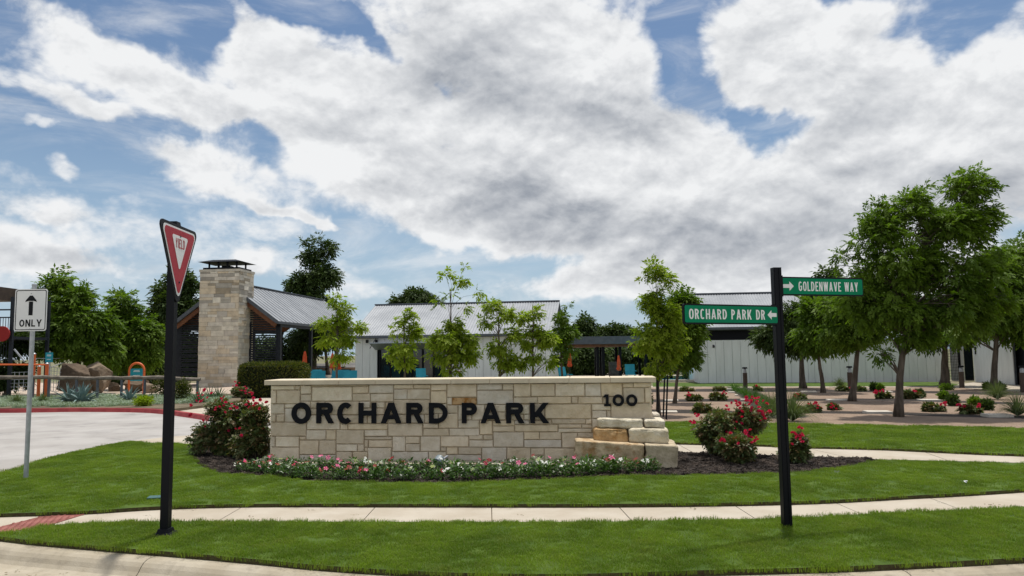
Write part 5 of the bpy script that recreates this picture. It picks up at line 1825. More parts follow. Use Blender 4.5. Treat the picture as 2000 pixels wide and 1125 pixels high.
umbrella(595.5, 686, 722, 37, 'closed red orange umbrella nearest the hedge, left of the black pavilion post')
umbrella(649.5, 690, 720, 38, 'closed red orange umbrella behind the light green sapling left of the clubhouse')
umbrella(662, 702, 722, 44, 'small faded orange umbrella closed, just right of the pavilion post')
umbrella(1112, 686, 717, 40, 'closed orange umbrella beside the right corner of the clubhouse')
umbrella(1208, 694, 724, 44, 'closed orange umbrella under the open pool pavilion')


def chair(px, Y, rot, label, w=.55, ztop=None):
    a = AT(px, 735, Y); r_ = thing('pool_chair', Vector((a.x, Y, 0)), label, 'chair', 'teal pool chairs')
    ax_ = Vector((cos(rot), sin(rot), 0)); ay = Vector((-ax_.y, ax_.x, 0)); c = Vector((a.x, Y, 0))
    obj('seat', MB().box(c + Vector((0, 0, .42)), (w, .5, .04), ax_), M_teal, r_)
    obj('backrest', MB().box(c + ay * .28 + Vector((0, 0, .72)), (w, .04, .56), ax_, Vector((0, 0, 1)) + ay * .25), M_teal, r_)
    for i in (-1, 1):
        for j in (-1, 1):
            obj('leg', MB().box(c + ax_ * i * (w / 2 - .03) + ay * j * .22 + Vector((0, 0, .2)), (.035, .035, .4), ax_), M_teal, r_)
    for i in (-1, 1):
        obj('armrest', MB().box(c + ax_ * i * (w / 2) + Vector((0, 0, .62)), (.05, .5, .03), ax_), M_teal, r_)


for px, Y, rot, lab, w in ((594, 34.5, .2, 'teal chair nearest the hedge, under the red orange umbrella', .6), (615, 34, .1, 'widest teal chair, just right of the first black pavilion post', .85), (625, 37, .7, 'teal chair turned sideways behind the widest one', .5),
                          (635, 34.5, 1.2, 'narrow teal chair turned away beside a dark pole', .5), (646, 34.5, -.6, 'teal chair angled left of the middle pavilion post', .5), (661, 35, .2, 'teal chair just right of the middle pavilion post', .45),
                          (671, 35.5, .1, 'darker teal chair between the sapling trunk and the bright one', .45), (683, 34, .1, 'bright teal chair nearest the clubhouse corner', .6),
                          (1232, 42, 0, 'teal chair standing alone under the open pool pavilion', .55), (824, 37.2, .3, 'teal chair in front of the clubhouse glass doors', .5), (1105, 36.5, .6, 'teal chair below the orange umbrella at the clubhouse corner', .45)):
    chair(px, Y, rot, lab, w)


# bollards
def bollard(px, pyb, pyt, label):
    b = G(px, pyb, .03); r_ = thing('bollard_light', Vector((b.x, b.y, 0)), label, 'bollard light', 'bollard lights along the garden')
    H = AT(px, pyt, b.y).z; c = Vector((b.x, b.y, 0))
    obj('column', MB().lathe(c, [(.10, 0), (.10, H - .26)], 14), M_brown, r_)
    obj('lens', MB().lathe(c + Vector((0, 0, H - .26)), [(.075, 0), (.075, .12), (.05, .19)], 12), M_galv, r_)
    obj('cap', MB().lathe(c + Vector((0, 0, H - .07)), [(.115, 0), (.12, .03), (.10, .07)], 14), M_black, r_)


bollard(1456, 756, 717, 'bollard light in front of the white wall left of the street sign post')
bollard(1661, 760, 715, 'bollard light just left of a leaning garden tree trunk')
bollard(1879, 757, 714, 'bollard light beside the paved gateway of the white buildings')
bollard(1999, 766, 714, 'bollard light cut by the right edge of the picture')

# small notice sign
q = AT(893, 722, 24.0)
ns = thing('notice_sign', Vector((q.x, q.y, 0)), 'small white notice board with a red band seen over the stone wall', 'sign')
obj('board', MB().box(q, (.32, .02, .2)), M_white, ns)
obj('red_band', MB().box(q + Vector((0, -.012, -.055)), (.28, .006, .025)), M_signred, ns)
for k in (0, 1): obj('print_line', MB().box(q + Vector((0, -.012, .05 - k * .045)), (.17 - .03 * k, .005, .02)), M_black, ns)
for s in (-.08, .08): obj('post', MB().box(Vector((q.x + s, q.y + .03, q.z / 2 - .05)), (.05, .03, q.z)), M_slab if s < 0 else M_black, ns)

# spotlight in flower bed
q = G(858, 914, .03)
sl = thing('landscape_spotlight', Vector((q.x, q.y, 0)), 'grey metal floodlight among the flowers aimed at the stone wall', 'spotlight')
hc = Vector((q.x - .0, q.y, .14)); dr = Vector((.45, .75, .35)).normalized()
obj('lamp_head', MB().tube([hc - dr * .07, hc - dr * .065, hc - dr * .02, hc + dr * .03, hc + dr * .04], [.05, .066, .074, .078, .07], 20), mat('lamp_grey', (.18, .22, .24), .45), sl)
obj('lamp_face', MB().tube([hc - dr * .075, hc - dr * .0705], [.03, .045], 16), mat('lamp_grey', (.18, .22, .24), .4), sl)
obj('stake', MB().tube([Vector((q.x + .01, q.y + .01, -.05)), Vector((q.x + .01, q.y + .01, .1))], .03, 10), M_galv, sl)
obj('arm', MB().tube([hc + dr * .02 + Vector((.05, 0, .01)), hc + Vector((.12, .05, .055))], .017, 8), M_galv, sl)

# valve box and litter
q = G(311, 971, LZ + .012)
obj('valve_box_lid', MB().box(q, (.24, .16, .02), (1, .25, 0)), M_box, label='small blue green irrigation valve lid in the grass by the yield post', cat='valve box')
for px, py, lab in ((1635, 923, 'crumpled white scrap on the grass below the mulch bed'), (1883, 943, 'small white scrap on the lawn near the right edge')):
    q = G(px, py, LZ + .03); mb = MB()
    for i in range(4):
        a = random.random() * 6
        mb.add([q + Vector((cos(a) * .03, sin(a) * .03, 0)), q + Vector((cos(a + 1) * .04, sin(a + 1) * .03, .03)), q + Vector((cos(a + 2.5) * .03, sin(a + 2) * .04, .02))], [(0, 1, 2)])
    obj('paper_scrap', mb, M_white, label=lab, cat='litter')

# stone stepping slabs in the garden
for i, (x0, x1, y, lab) in enumerate(((1300, 1326, 783.5, 'pale slab behind the stakes at the end of the stone wall, upper one'), (1286, 1324, 806, 'pale slab just right of the stone wall end, lower one'), (1567, 1597, 766, 'thin pale slab beside the trunk of the slender forked tree'),
                                       (1618, 1657, 782.5, 'pale slab left of the leaning garden tree trunk'), (1693, 1742, 806, 'largest pale slab, left of the big tree trunk'), (1692, 1703, 760, 'small pale slab at the foot of the dark garden plants'),
                                       (1726, 1744, 766, 'pale slab behind the big tree trunk'), (1798, 1837, 782.5, 'pale slab right of the big tree trunk'), (1928, 1977, 812, 'pale slab nearest the right edge of the garden'),
                                       (1420, 1432, 761, 'topmost little pale slab beside the daylily row'), (1424, 1436, 767, 'second little pale slab beside the daylily row'), (1437, 1443, 773, 'third little pale slab beside the daylily row'), (1448, 1460, 782, 'lowest little pale slab beside the daylily row'))):
    a = G(x0, y, .04); b = G(x1, y, .04)
    o = obj('stone_slab', MB().box((a + b) / 2 + Vector((0, .1, -.005)), ((b - a).length, .42 if x1 - x0 > 15 else .3, .08), b - a), M_slab, center=True, label=lab, cat='stone slab', group='pale slabs in the garden')

# ================================================================== PLAYGROUND
ps = AT(19, 566, 31); PSR = thing('play_tower', Vector((-23, 31.5, 0)), 'brown roofed play tower with black railings at the left edge', 'play structure')
zt_ = AT(20, 553, 31).z; zb_ = AT(20, 580, 31).z; xr0 = AT(36, 560, 33.7).x; xr = AT(27, 560, 31).x + .35
obj('roof', MB().box(Vector((xr0 - 2.5, 32.2, (zt_ + zb_) / 2)), (5, 3, zt_ - zb_)), M_brown, PSR)
for i in range(4): obj('roof_slat', MB().box(Vector((xr0 - 2.5, 30.66, zb_ + .07 + i * .13)), (5, .05, .03)), M_dark, PSR)
zr1 = AT(10, 605, 31).z
obj('top_rail', MB().bar((xr - 5, 31, zr1), (xr - .35, 31, zr1), .06), M_dark, PSR)
z0_, z1_ = AT(10, 650, 31).z, AT(10, 620, 31).z
obj('deck_rail', MB().bar((xr - 5, 31, z1_), (xr - .35, 31, z1_), .05), M_dark, PSR)
for i in range(22):
    x = xr - .4 - i * .11; obj('baluster', MB().bar((x, 31, z0_), (x, 31, z1_), .018), M_dark, PSR)
z0_, z1_ = AT(10, 712, 31).z, AT(10, 668, 31).z
for i in range(18):
    x = xr - .5 - i * .11; obj('lower_baluster', MB().bar((x, 31.1, z0_), (x, 31.1, z1_), .018), M_dark, PSR)
obj('deck', MB().box(Vector((xr - 2.6, 32.2, AT(10, 660, 31).z)), (4.6, 2.4, .12)), M_dark, PSR)
for x in (xr - .35, xr - 4.6):
    for y in (31, 33.4): obj('post', MB().box(Vector((x, y, zb_ / 2)), (.12, .12, zb_)), M_dark, PSR)
cpt = AT(3, 652, 30.6)
obj('red_panel', MB().tube([cpt, cpt + Vector((0, .06, 0))], .32, 20), mat('red_panel', (.28, .012, .01), .6), PSR)
obj('stair_rail', MB().bar(AT(28, 682, 31), AT(48, 706, 31), .05), M_galv, PSR)

CLR = thing('climbing_frame', Vector((AT(75, 760, 30).x, 30, 0)), 'orange posted climbing frame with rope nets behind the timber rail', 'climbing frame')
for px, pt_, Y in ((67, 692, 31), (77, 716, 30.4), (92, 711, 29.9)):
    a = AT(px, pt_, Y); obj('post', MB().tube([Vector((a.x, Y, 0)), a], .065, 12), M_orange, CLR)
    obj('cap', MB().lathe(a, [(.07, 0), (.07, .02), (.03, .06)], 10), M_galv, CLR)
obj('top_bar', MB().tube([AT(-60, 712, 29.9), AT(94, 712.5, 29.9)], .035, 8), M_orange, CLR)
mb = MB()
for i in range(7):
    t = i / 6; mb.tube([AT(94 + 0 * t, 715 + 48 * t, 30), AT(120 - 6 * t, 720 + 45 * t, 32)], .012, 4)
for i in range(5):
    t = i / 4; mb.tube([AT(94 + 24 * t, 716 + 3 * t, 30 + 2 * t), AT(94 + 20 * t, 764, 30 + 2 * t)], .012, 4)
for i in range(6):
    mb.tube([AT(20 + i * 9, 726, 31), AT(18 + i * 9, 765, 31)], .012, 4)
    mb.tube([AT(15, 728 + i * 7, 31), AT(70, 726 + i * 7, 31)], .012, 4)
mb.tube([AT(67, 700, 31), AT(130, 700, 36)], .015, 4); mb.tube([AT(92, 720, 30), AT(130, 706, 36)], .02, 4)
obj('rope_net', mb, M_galv, CLR)
a = AT(96, 698, 30.5); ts = thing('park_notice', Vector((a.x, a.y, 0)), 'small teal notice on a post above the orange climbing frame', 'sign')
obj('panel', MB().box(a, (.30, .02, .40)), M_tealsign, ts); obj('post', MB().box(Vector((a.x, a.y + .04, a.z / 2 + .1)), (.05, .04, a.z + .3)), M_galv, ts)
for k in (.1, .06, -.08): obj('print_line', MB().box(a + Vector((0, -.012, k)), (.17, .004, .02)), M_white, ts)

# orange arch with teal panel
bL_ = G(251, 771, .0); H_ = AT(266, 708, bL_.y).z; xl = AT(251.5, 760, bL_.y).x; xr_ = AT(280.5, 760, bL_.y).x; Y = bL_.y
AR = thing('arch_sign', Vector(((xl + xr_) / 2, Y, 0)), 'orange tubular arch holding a teal playground rules panel', 'sign')
rad_ = (xr_ - xl) / 2; pts = [Vector((xl, Y, 0)), Vector((xl, Y, H_ - rad_))] + [Vector(((xl + xr_) / 2 - rad_ * cos(t), Y, H_ - rad_ + rad_ * sin(t) - .03)) for t in np.linspace(.15, pi - .15, 12)] + [Vector((xr_, Y, H_ - rad_)), Vector((xr_, Y, 0))]
obj('arch', MB().tube(pts, .052, 10), M_orange, AR)
zz0, zz1 = AT(266, 744, Y).z, AT(266, 720, Y).z
obj('panel', MB().box(Vector(((xl + xr_) / 2, Y, (zz0 + zz1) / 2)), (2 * rad_ - .09, .025, zz1 - zz0)), M_tealsign, AR)
c = Vector(((xl + xr_) / 2, Y - .015, 0))
for k, w in ((.85, .26), (.76, .30), (.45, .32), (.15, .28)): obj('print_line', MB().box(c + Vector((0, 0, zz0 + (zz1 - zz0) * k)), (w, .004, .025)), M_white, AR)


# boulders
def boulder(px, pyb, wpx, hpx, Y, label, seed, m=M_brownrock, sh=1.0):
    import bmesh
    b = AT(px, pyb, Y); sc = Y / FPX; w, h = wpx * sc / 2, hpx * sc
    bm = bmesh.new(); bmesh.ops.create_icosphere(bm, subdivisions=4, radius=1)
    rs = np.random.default_rng(seed)
    planes = [(Vector(nrm(rs.normal(0, 1, 3))), rs.uniform(.5, .8)) for _ in range(18)]
    for v in bm.verts:
        c = v.co.copy()
        for nn_, d in planes:
            k = c.dot(nn_)
            if k > d: c -= nn_ * (k - d)
        c += c.normalized() * (.05 * mnoise.noise(c * 2.4 + Vector((seed, 0, 0))) + .03 * mnoise.noise(c * 8))
        v.co = Vector((c.x * w * 1.25, c.y * w * .9, (c.z * .62 + .45) * h))
    me = bpy.data.meshes.new('boulder'); bm.to_mesh(me); bm.free(); me.materials.append(m)
    o = bpy.data.objects.new('boulder', me); o.location = (b.x, Y, -.05); C.objects.link(o)
    tag(o, label, 'boulder', 'playground boulders')


boulder(142, 775, 72, 72, 34, 'largest dark brown climbing boulder behind the agaves', 3)
boulder(190, 775, 60, 66, 35, 'pale topped climbing boulder right of the largest one', 5, mat('tan_rock', (.13, .095, .065), .95, (.27, .21, .15), .9, 9, bump=.08, bscale=3, coords='World'))
boulder(268, 772, 50, 34, 36.5, 'low rounded boulder behind the orange arch sign', 8)
boulder(293, 772, 30, 22, 36, 'small pale boulder right of the orange arch sign', 12, mat('tan_rock', (.3, .2, .1)))
boulder(222, 772, 30, 22, 38, 'small brown boulder between the climbing boulders and the arch', 15)

# timber rail fence
FR = thing('rail_fence', Vector((-18, 29.5, 0)), 'low weathered timber rail on dark metal posts along the playground', 'fence')
fp = [(-60, 737), (65, 737), (96, 737), (150, 738), (191, 739), (238, 739), (283, 738), (335, 738), (386, 741)]
prev = None
for i, (px, py) in enumerate(fp):
    Y = 29.6 + .0 * i; a = AT(px, py, Y)
    obj('post', MB().box(Vector((a.x, Y, a.z / 2)), (.075, .075, a.z)), M_fascia, FR)
    if prev is not None:
        m1 = prev.lerp(a, .5) + Vector((0, 0, random.uniform(-.03, .03)))
        obj('rail', MB().tube([prev - Vector((.1, 0, 0)), m1, a + Vector((.1, 0, 0))], [.07, .085, .065], 7), M_wood, FR)
    prev = a


# ================================================================== PLANTS
def blade_plant(name, px, py, h, n, m, label, cat, spread=1.0, w=.05, group=None, z=.0, stiff=.3, loc=None, seed=0):
    r = random.Random(seed + int(px))
    b = loc or G(px, py, z); root = thing(name, b, label, cat, group)
    mb = MB()
    for i in range(n):
        a = i * 2.399 + r.uniform(-.2, .2); t = (i + .5) / n
        tilt = (1 - t) ** .8 * 1.15 * spread + .05
        L_ = h * r.uniform(.8, 1.1); dx, dy = cos(a), sin(a)
        pts = []
        for k in range(5):
            s = k / 4
            th = tilt * (1 + stiff * s * s)
            pts.append((b + Vector((dx * sin(th) * L_ * s, dy * sin(th) * L_ * s, cos(min(th, 1.7)) * L_ * s)), w * (1, 1.15, .95, .6, .05)[k]))
        side = Vector((-dy, dx, 0)); inn = Vector((dx, dy, 0)) * .3
        k0 = len(mb.v)
        for p, ww in pts:
            mb.v += [tuple(p - side * ww / 2 + Vector((-dx, -dy, 1)) * ww * .18), tuple(p + Vector((dx, dy, -1)) * ww * .12), tuple(p + side * ww / 2 + Vector((-dx, -dy, 1)) * ww * .18)]
        for k in range(4):
            q = k0 + 3 * k
            mb.f += [(q, q + 1, q + 4, q + 3), (q + 1, q + 2, q + 5, q + 4)]
    obj('leaves', mb, m, root)
    return root


blade_plant('agave', 136, 787, .72, 26, M_agave, 'left of the two blue green agaves by the timber rail', 'agave', 1.0, .11, 'agaves by the red kerb', .1)
blade_plant('agave', 160, 788, .78, 28, M_agave, 'right of the two blue green agaves, touching its neighbour', 'agave', 1.0, .12, 'agaves by the red kerb', .1)
blade_plant('agave', 253, 785, .60, 22, M_agave, 'single blue green agave in front of the orange arch sign', 'agave', .9, .10, 'agaves by the red kerb', .1)
blade_plant('yucca', 387, 789, .66, 70, M_yucca, 'spiky green yucca left of the other two below the chimney', 'yucca', 1.25, .028, 'yuccas below the chimney', .05)
blade_plant('yucca', 411, 781, .60, 60, M_yucca, 'middle spiky yucca below the chimney', 'yucca', 1.25, .028, 'yuccas below the chimney', .05)
blade_plant('yucca', 427, 781, .62, 60, M_yucca, 'right hand spiky yucca beside the clipped hedge', 'yucca', 1.25, .028, 'yuccas below the chimney', .05)
blade_plant('ornamental_grass', 32, 789, .50, 160, M_orn, 'brownish grass clump left of the lane sign post', 'ornamental grass', 1.0, .012, 'grass clumps behind the red kerb', .1, .6)
blade_plant('ornamental_grass', 84, 787, .45, 160, M_orn, 'brownish grass clump between the lane sign post and the agaves', 'ornamental grass', 1.1, .012, 'grass clumps behind the red kerb', .1, .6)
for i, (px, py, h, lab) in enumerate(((1340, 741, .95, 'rounded grass clump in front of the blue pool'), (1375, 740, .6, 'small grass clump at the pool by the white building'), (1548, 822, .85, 'feathery grass clump just right of the street sign post'), (1508, 815, .75, 'feathery grass clump just left of the street sign post'),
                                      (1988, 812, .65, 'feathery grass clump at the right edge of the garden'), (1948, 780, .7, 'dark feathery grass clump at the foot of the right tree'), (1640, 757, .5, 'thin grass clump behind the pale garden slabs'))):
    blade_plant('ornamental_grass', px, py, h, 220, M_orn, lab, 'ornamental grass', .85, .012, 'ornamental grasses', .03, .8)
# daylily row
ORD = 'first second third fourth fifth sixth seventh eighth ninth tenth eleventh twelfth thirteenth fourteenth fifteenth'.split()
for i in range(15):
    t = i / 14; px = 1428 + (1505 - 1428) * t + random.uniform(-5, 5); py = 762 + (806 - 762) * t ** 1.1
    blade_plant('daylily', px + 8, py, .42, 60, M_lily, 'strappy green daylily, %s from the white wall end of the diagonal row' % ORD[i], 'daylily', 1.25, .022, 'daylily row in the garden', .0, .9, seed=i)


def leafball(root, c, rx, ry, rz, n, ll, lw_, m, name='foliage', seed=1, shell=.6, tp=3):
    r = np.random.default_rng(seed)
    v = nrm(r.normal(0, 1, (n, 3)))
    rad = r.random(n) ** shell
    bumps = 1 + .55 * np.array([mnoise.noise(Vector(x * 2.6) + Vector((seed, 0, 0))) for x in v])
    P = np.array(c) + v * (rad * bumps)[:, None] * np.array([rx, ry, rz])
    P[:, 2] = np.maximum(P[:, 2], .02)
    d = nrm(v + r.normal(0, .7, (n, 3)) + np.array([0, 0, .25])); nn = nrm(r.normal(0, 1, (n, 3)) + np.array([0, 0, .8]))
    L = ll * r.uniform(.6, 1.3, n)
    V = leaf_quads(P, d, nn, L, L * lw_)
    me = np_mesh(name, V - np.array(root_loc(root)), quads_idx(n), m, np.repeat(r.random(n) ** tp * .8, 4))
    return np_obj(name, me, root), P


# blooms
def rose_mesh(name, m, R=.04):
    mb = MB()
    for ring, (rr, hh, n) in enumerate(((1, .35, 6), (.7, .75, 5), (.35, 1.0, 4))):
        for k in range(n):
            a = 2 * pi * k / n + ring * .5
            c, s = cos(a), sin(a); c1_, s1_ = cos(a - .6), sin(a - .6); c2_, s2_ = cos(a + .6), sin(a + .6)
            mb.add([(0, 0, -.2 * R), (c1_ * rr * R, s1_ * rr * R, hh * R), (c * rr * R * 1.15, s * rr * R * 1.15, hh * R * 1.05), (c2_ * rr * R, s2_ * rr * R, hh * R)], [(0, 1, 2, 3)])
    return mesh_of(mb, name, m)


ROSE = rose_mesh('rose_bloom', M_rose, .027)
ROSE_S = rose_mesh('rose_bloom_far', M_rose, .042)


def vinca_flower(name, m, R=.026):
    mb = MB()
    for k in range(5):
        a = 2 * pi * k / 5; b = a + 2 * pi / 5 * .5; mb.add([(0, 0, 0), (cos(a - .5) * R, sin(a - .5) * R, .003), (cos(a) * R * 1.25, sin(a) * R * 1.25, -.002), (cos(a + .5) * R, sin(a + .5) * R, .003)], [(0, 1, 2, 3)])
    return mesh_of(mb, name, m)


VF = [vinca_flower('pink_flower', M_pinkp), vinca_flower('white_flower', M_whitep), vinca_flower('crimson_flower', M_magp)]


def place(name, me, root, pos, rot, s=1.0):
    o = bpy.data.objects.new(name, me); C.objects.link(o); o.parent = root
    o.location = Vector(pos) - root_loc(root); o.rotation_euler = rot; o.scale = (s, s, s)
    return o


def rose_bush(px, py, label, ell, dist=None, nclump=40, n=2600, blooms=(), seed=1, nr=20, llen=.045, bloomm=None, group='red rose bushes', clump_r=.14, bs=1.0):
    root, cl, cr, b = tree('rose_bush', px, py, label, 'rose bush', ell, dist, nclump, n, clump_r, 5, .055, llen, .62, M_rose_leaf, .014, group, seed=seed, stemless=True, wind=.0, droop=.05, tintp=2.2)
    r = random.Random(seed)
    me = bloomm or ROSE
    for (bx, by, rr_, k) in blooms:
        for i in range(k):
            a = r.random() * 6.28; q = rr_ * sqrt(r.random())
            Y = b.y - r.uniform(.0, .35) * (1 if dist is None or dist < 14 else 1)
            p = AT(bx + q * cos(a), by + q * .8 * sin(a), Y)
            place('rose', me, root, p, (r.uniform(.3, 1.2), r.uniform(-.5, .5), r.random() * 6), bs * r.uniform(.7, 1.25))
    return root


# big rose bush left of the wall
rose_bush(445, 890, 'tall leafy rose bush at the left of the stone wall, closest to its end', [(430, 800, 36, 24), (402, 850, 32, 42), (440, 850, 48, 45), (472, 825, 44, 40), (470, 860, 44, 30), (455, 875, 50, 20)], None, 110, 7200,
          [(410, 780, 30, 14), (435, 793, 18, 9), (455, 795, 10, 5), (376, 790, 5, 2), (373, 812, 4, 2), (395, 830, 12, 2), (455, 835, 14, 4)], 21)
rose_bush(505, 897, 'lower rose bush tucked against the left end of the stone wall', [(500, 812, 26, 26), (500, 850, 32, 36), (485, 872, 40, 22)], None, 55, 3800,
          [(500, 783, 22, 8), (490, 793, 16, 5), (470, 845, 14, 5), (515, 838, 8, 2)], 22)
# big bush right
rose_bush(1420, 892, 'tallest rose bush right of the stone wall, heavy with red blooms on its right side', [(1395, 830, 42, 34), (1420, 860, 38, 28), (1460, 820, 42, 30), (1400, 860, 34, 28)], None, 75, 5600,
          [(1470, 800, 32, 34), (1450, 795, 22, 14), (1490, 808, 16, 10), (1352, 823, 6, 4), (1362, 812, 6, 3), (1443, 828, 14, 6), (1455, 850, 8, 4), (1425, 848, 8, 3)], 23)
rose_bush(1441, 905, 'lower rose bush in front of the tallest one, right of the stone blocks', [(1440, 872, 40, 24), (1443, 890, 30, 14)], None, 40, 2800,
          [(1412, 862, 8, 5), (1437, 863, 8, 4), (1475, 862, 12, 8), (1452, 877, 6, 3), (1425, 848, 6, 3), (1462, 847, 10, 6)], 24)
rose_bush(1562, 906, 'slim upright rose bush with red blooms just right of the street sign post', [(1562, 860, 12, 26), (1560, 882, 20, 20), (1530, 884, 10, 6)], None, 26, 1500,
          [(1562, 852, 10, 7), (1551, 848, 6, 4), (1563, 836, 4, 3), (1568, 860, 5, 3), (1545, 866, 3, 1)], 25)
# garden roses
GARD = [(1358, 784, 20, 9, 'low rose bush below the pool, with one red cluster', [(1347, 770, 5, 3)]), (1402, 783, 17, 10, 'rounded rose bush beside the little pale slabs', [(1415, 766, 6, 3)]),
        (1480, 765, 9, 6, 'tiny rose bush left of the street sign post near the white wall', [(1479, 755, 4, 2)]), (1341, 766, 16, 6, 'low green bush nearest the pool', []), (1405, 764, 14, 5, 'olive low bush at the top of the granite garden', []),
        (1565, 808, 13, 9, 'small rose bush just right of the street post, with pale buds', []), (1587, 807, 14, 11, 'rose bush with faded pink blooms near the street post', [(1588, 790, 10, 4), (1600, 795, 5, 2)]),
        (1562, 781, 12, 7, 'rose bush with red flowers near the slender forked tree', [(1554, 773, 5, 4)]), (1629, 803, 9, 9, 'little upright rose with bright red blooms between two trunks', [(1629, 794, 8, 6)]),
        (1647, 765, 13, 7, 'dark rose bush left of the far bollard light', []), (1680, 765, 12, 6, 'low rose bush right of the leaning trunk', [(1662, 757, 4, 2)]), (1726, 780, 17, 9, 'rose bush behind the big trunk, left side', [(1710, 765, 4, 3), (1722, 765, 5, 3)]),
        (1823, 806, 22, 12, 'wide rose bush right of the big tree trunk with one red cluster', [(1844, 788, 6, 4)]), (1897, 810, 24, 12, 'wide rose bush with coral blooms near the right edge', [(1875, 794, 5, 4), (1885, 794, 4, 3), (1911, 792, 4, 1)]),
        (1780, 781, 20, 13, 'green bush with red flowers just right of the big trunk', [(1787, 765, 5, 3)]), (1372, 809, 22, 14, 'yellowish green bush behind the tallest rose bush', [(1420, 797, 6, 3)])]
for i, (px, py, rx, ry, lab, bl) in enumerate(GARD):
    rose_bush(px, py, lab, [(px - rx * .3, py - ry * .75, rx * .6, ry * .75), (px + rx * .45, py - ry * .6, rx * .5, ry * .6)], None, 14, 380, [(a, b, c, d + 2) for a, b, c, d in bl], 40 + i, llen=.08, bloomm=ROSE_S, group='garden roses and low bushes', clump_r=.2)
for i, (px, py, rx, ry, lab) in enumerate(((1707, 763, 7, 8, 'dark round shrub, left of a close pair behind the big tree'), (1720, 764, 6, 7, 'dark round shrub, right of a close pair behind the big tree'), (1797, 777, 9, 9, 'dark green shrub behind the wide rose bush'),
                                           (1843, 780, 9, 8, 'green shrub behind the red cluster of the wide rose bush'), (1861, 793, 11, 12, 'dark upright shrub right of the wide rose bush'), (1905, 793, 12, 9, 'dark shrub behind the coral rose bush'),
                                           (1928, 801, 12, 11, 'dark shrub right of the coral rose bush'), (1928, 762, 7, 8, 'little shrub left of the right tree trunk'), (1956, 763, 8, 8, 'little shrub right of the right tree trunk'), (1848, 762, 14, 6, 'olive shrub at the foot of the gate tree'),
                                           (1262, 800, 14, 22, 'dark shrub behind the right end of the stone wall'))):
    b = G(px, py, .03); rt = thing('shrub', b, lab, 'shrub', 'garden shrubs'); sc = b.y / FPX
    leafball(rt, b + Vector((0, 0, ry * sc * .85)), rx * sc * .85, rx * sc * .85, ry * sc * .85, 800, .10, .4, M_pecan if i % 2 else M_dark_leaf, seed=60 + i)
    obj('stems', MB().tube([b, b + Vector((0, 0, ry * sc))], .015, 5), M_bark, rt)
# left bed shrubs
for i, (px, py, rx, ry, m_, lab) in enumerate(((280, 793, 15, 9, M_light_leaf, 'small yellow green shrub right of the single agave'), (356, 782, 16, 20, M_hedge, 'yellow green shrub right of the yield post'), (318, 775, 20, 22, M_hedge, 'olive shrub left of the yield post'),
                                                (20, 765, 26, 18, M_dark_leaf, 'dark shrub at the left edge by the climbing net'))):
    b = G(px, py, .1); rt = thing('shrub', b, lab, 'shrub', 'shrubs in the left bed'); sc = b.y / FPX
    leafball(rt, b + Vector((0, 0, ry * sc)), rx * sc, rx * sc, ry * sc, 1500, .10, .35, m_, seed=80 + i)
    obj('stems', MB().tube([b, b + Vector((0, 0, ry * sc))], .015, 5), M_bark, rt)
rose_bush(470, 781, 'red rose bush in front of the clipped hedge', [(470, 765, 22, 9)], None, 16, 500, [(462, 752, 8, 7), (475, 760, 8, 7), (485, 768, 6, 4)], 90, llen=.08, bloomm=ROSE_S, group='garden roses and low bushes', clump_r=.2)

# clipped hedge
hb = G(528, 776, .0); sc = hb.y / FPX
HR = thing('clipped_hedge', hb, 'clipped boxy olive green hedge between the chimney and the stone wall', 'hedge')
r = np.random.default_rng(5); n = 16000
W_, D_, Hh = 122 * sc / 2, 1.1, 66 * sc
v = r.uniform(-1, 1, (n, 3)); ax_i = r.integers(0, 3, n)
sgn = np.sign(r.uniform(-1, 1, n))
for k in range(3):
    sel = ax_i == k; v[sel, k] = sgn[sel] * r.uniform(.86, 1.0, sel.sum())
l4 = (np.abs(v) ** 5).sum(axis=1) ** .2
v = v / np.maximum(l4, 1)[:, None]
P = np.array([hb.x, hb.y + D_ * .5, Hh / 2]) + v * np.array([W_, D_, Hh / 2])
P += r.normal(0, .03, P.shape)
P[:, 2] += .05 * np.array([mnoise.noise(Vector((a[0] * 1.5, a[1], 0))) for a in P]) + .0
P[:, 2] = np.maximum(P[:, 2], .03)
L = .085 * r.uniform(.6, 1.2, n)
V = leaf_quads(P, nrm(v * .8 + r.normal(0, .7, (n, 3)) + np.array([0, 0, .5])), nrm(r.normal(0, 1, (n, 3))), L, L * .5)
np_obj('foliage', np_mesh('hedge_foliage', V - np.array(hb), quads_idx(n), M_hedge, np.repeat(r.random(n) ** 2.2 * .9, 4)), HR)
obj('dark_core', MB().box(hb + Vector((0, D_ * .5, Hh / 2 - .05)), (W_ * 1.75, D_ * 1.7, Hh * .88)), mat('hedge_inside', (.012, .016, .006), 1), HR)  # solid near-black box, its colour stands in for the shade inside the hedge

# vinca row: individual plants
protos = []
for k in range(6):
    r = np.random.default_rng(300 + k); n = 130
    a = r.random(n) * 6.283; rad = .105 * np.sqrt(r.random(n)); P = np.stack([rad * np.cos(a), rad * np.sin(a), r.uniform(.01, .16, n) * (1 - (rad / .14) ** 2 * .5)], 1)
    d = nrm(np.stack([np.cos(a), np.sin(a), r.uniform(.1, .9, n)], 1) + r.normal(0, .3, (n, 3))); nn = nrm(np.array([0, 0, 1.0]) + r.normal(0, .4, (n, 3)))
    L = .055 * r.uniform(.7, 1.2, n)
    V = leaf_quads(P, d, nn, L, L * .42, .1)
    protos.append(np_mesh('vinca_foliage', V, quads_idx(n), M_vinca, np.repeat(r.random(n) ** 3 * .8, 4)))
vline_f = gl([(470, 919), (520, 926), (602, 934), (750, 937), (900, 937), (1091, 930), (1193, 924), (1282, 920)], .02, 8)
vline_b = gl([(520, 913), (700, 922), (900, 924), (1100, 920), (1200, 916)], .02, 8)


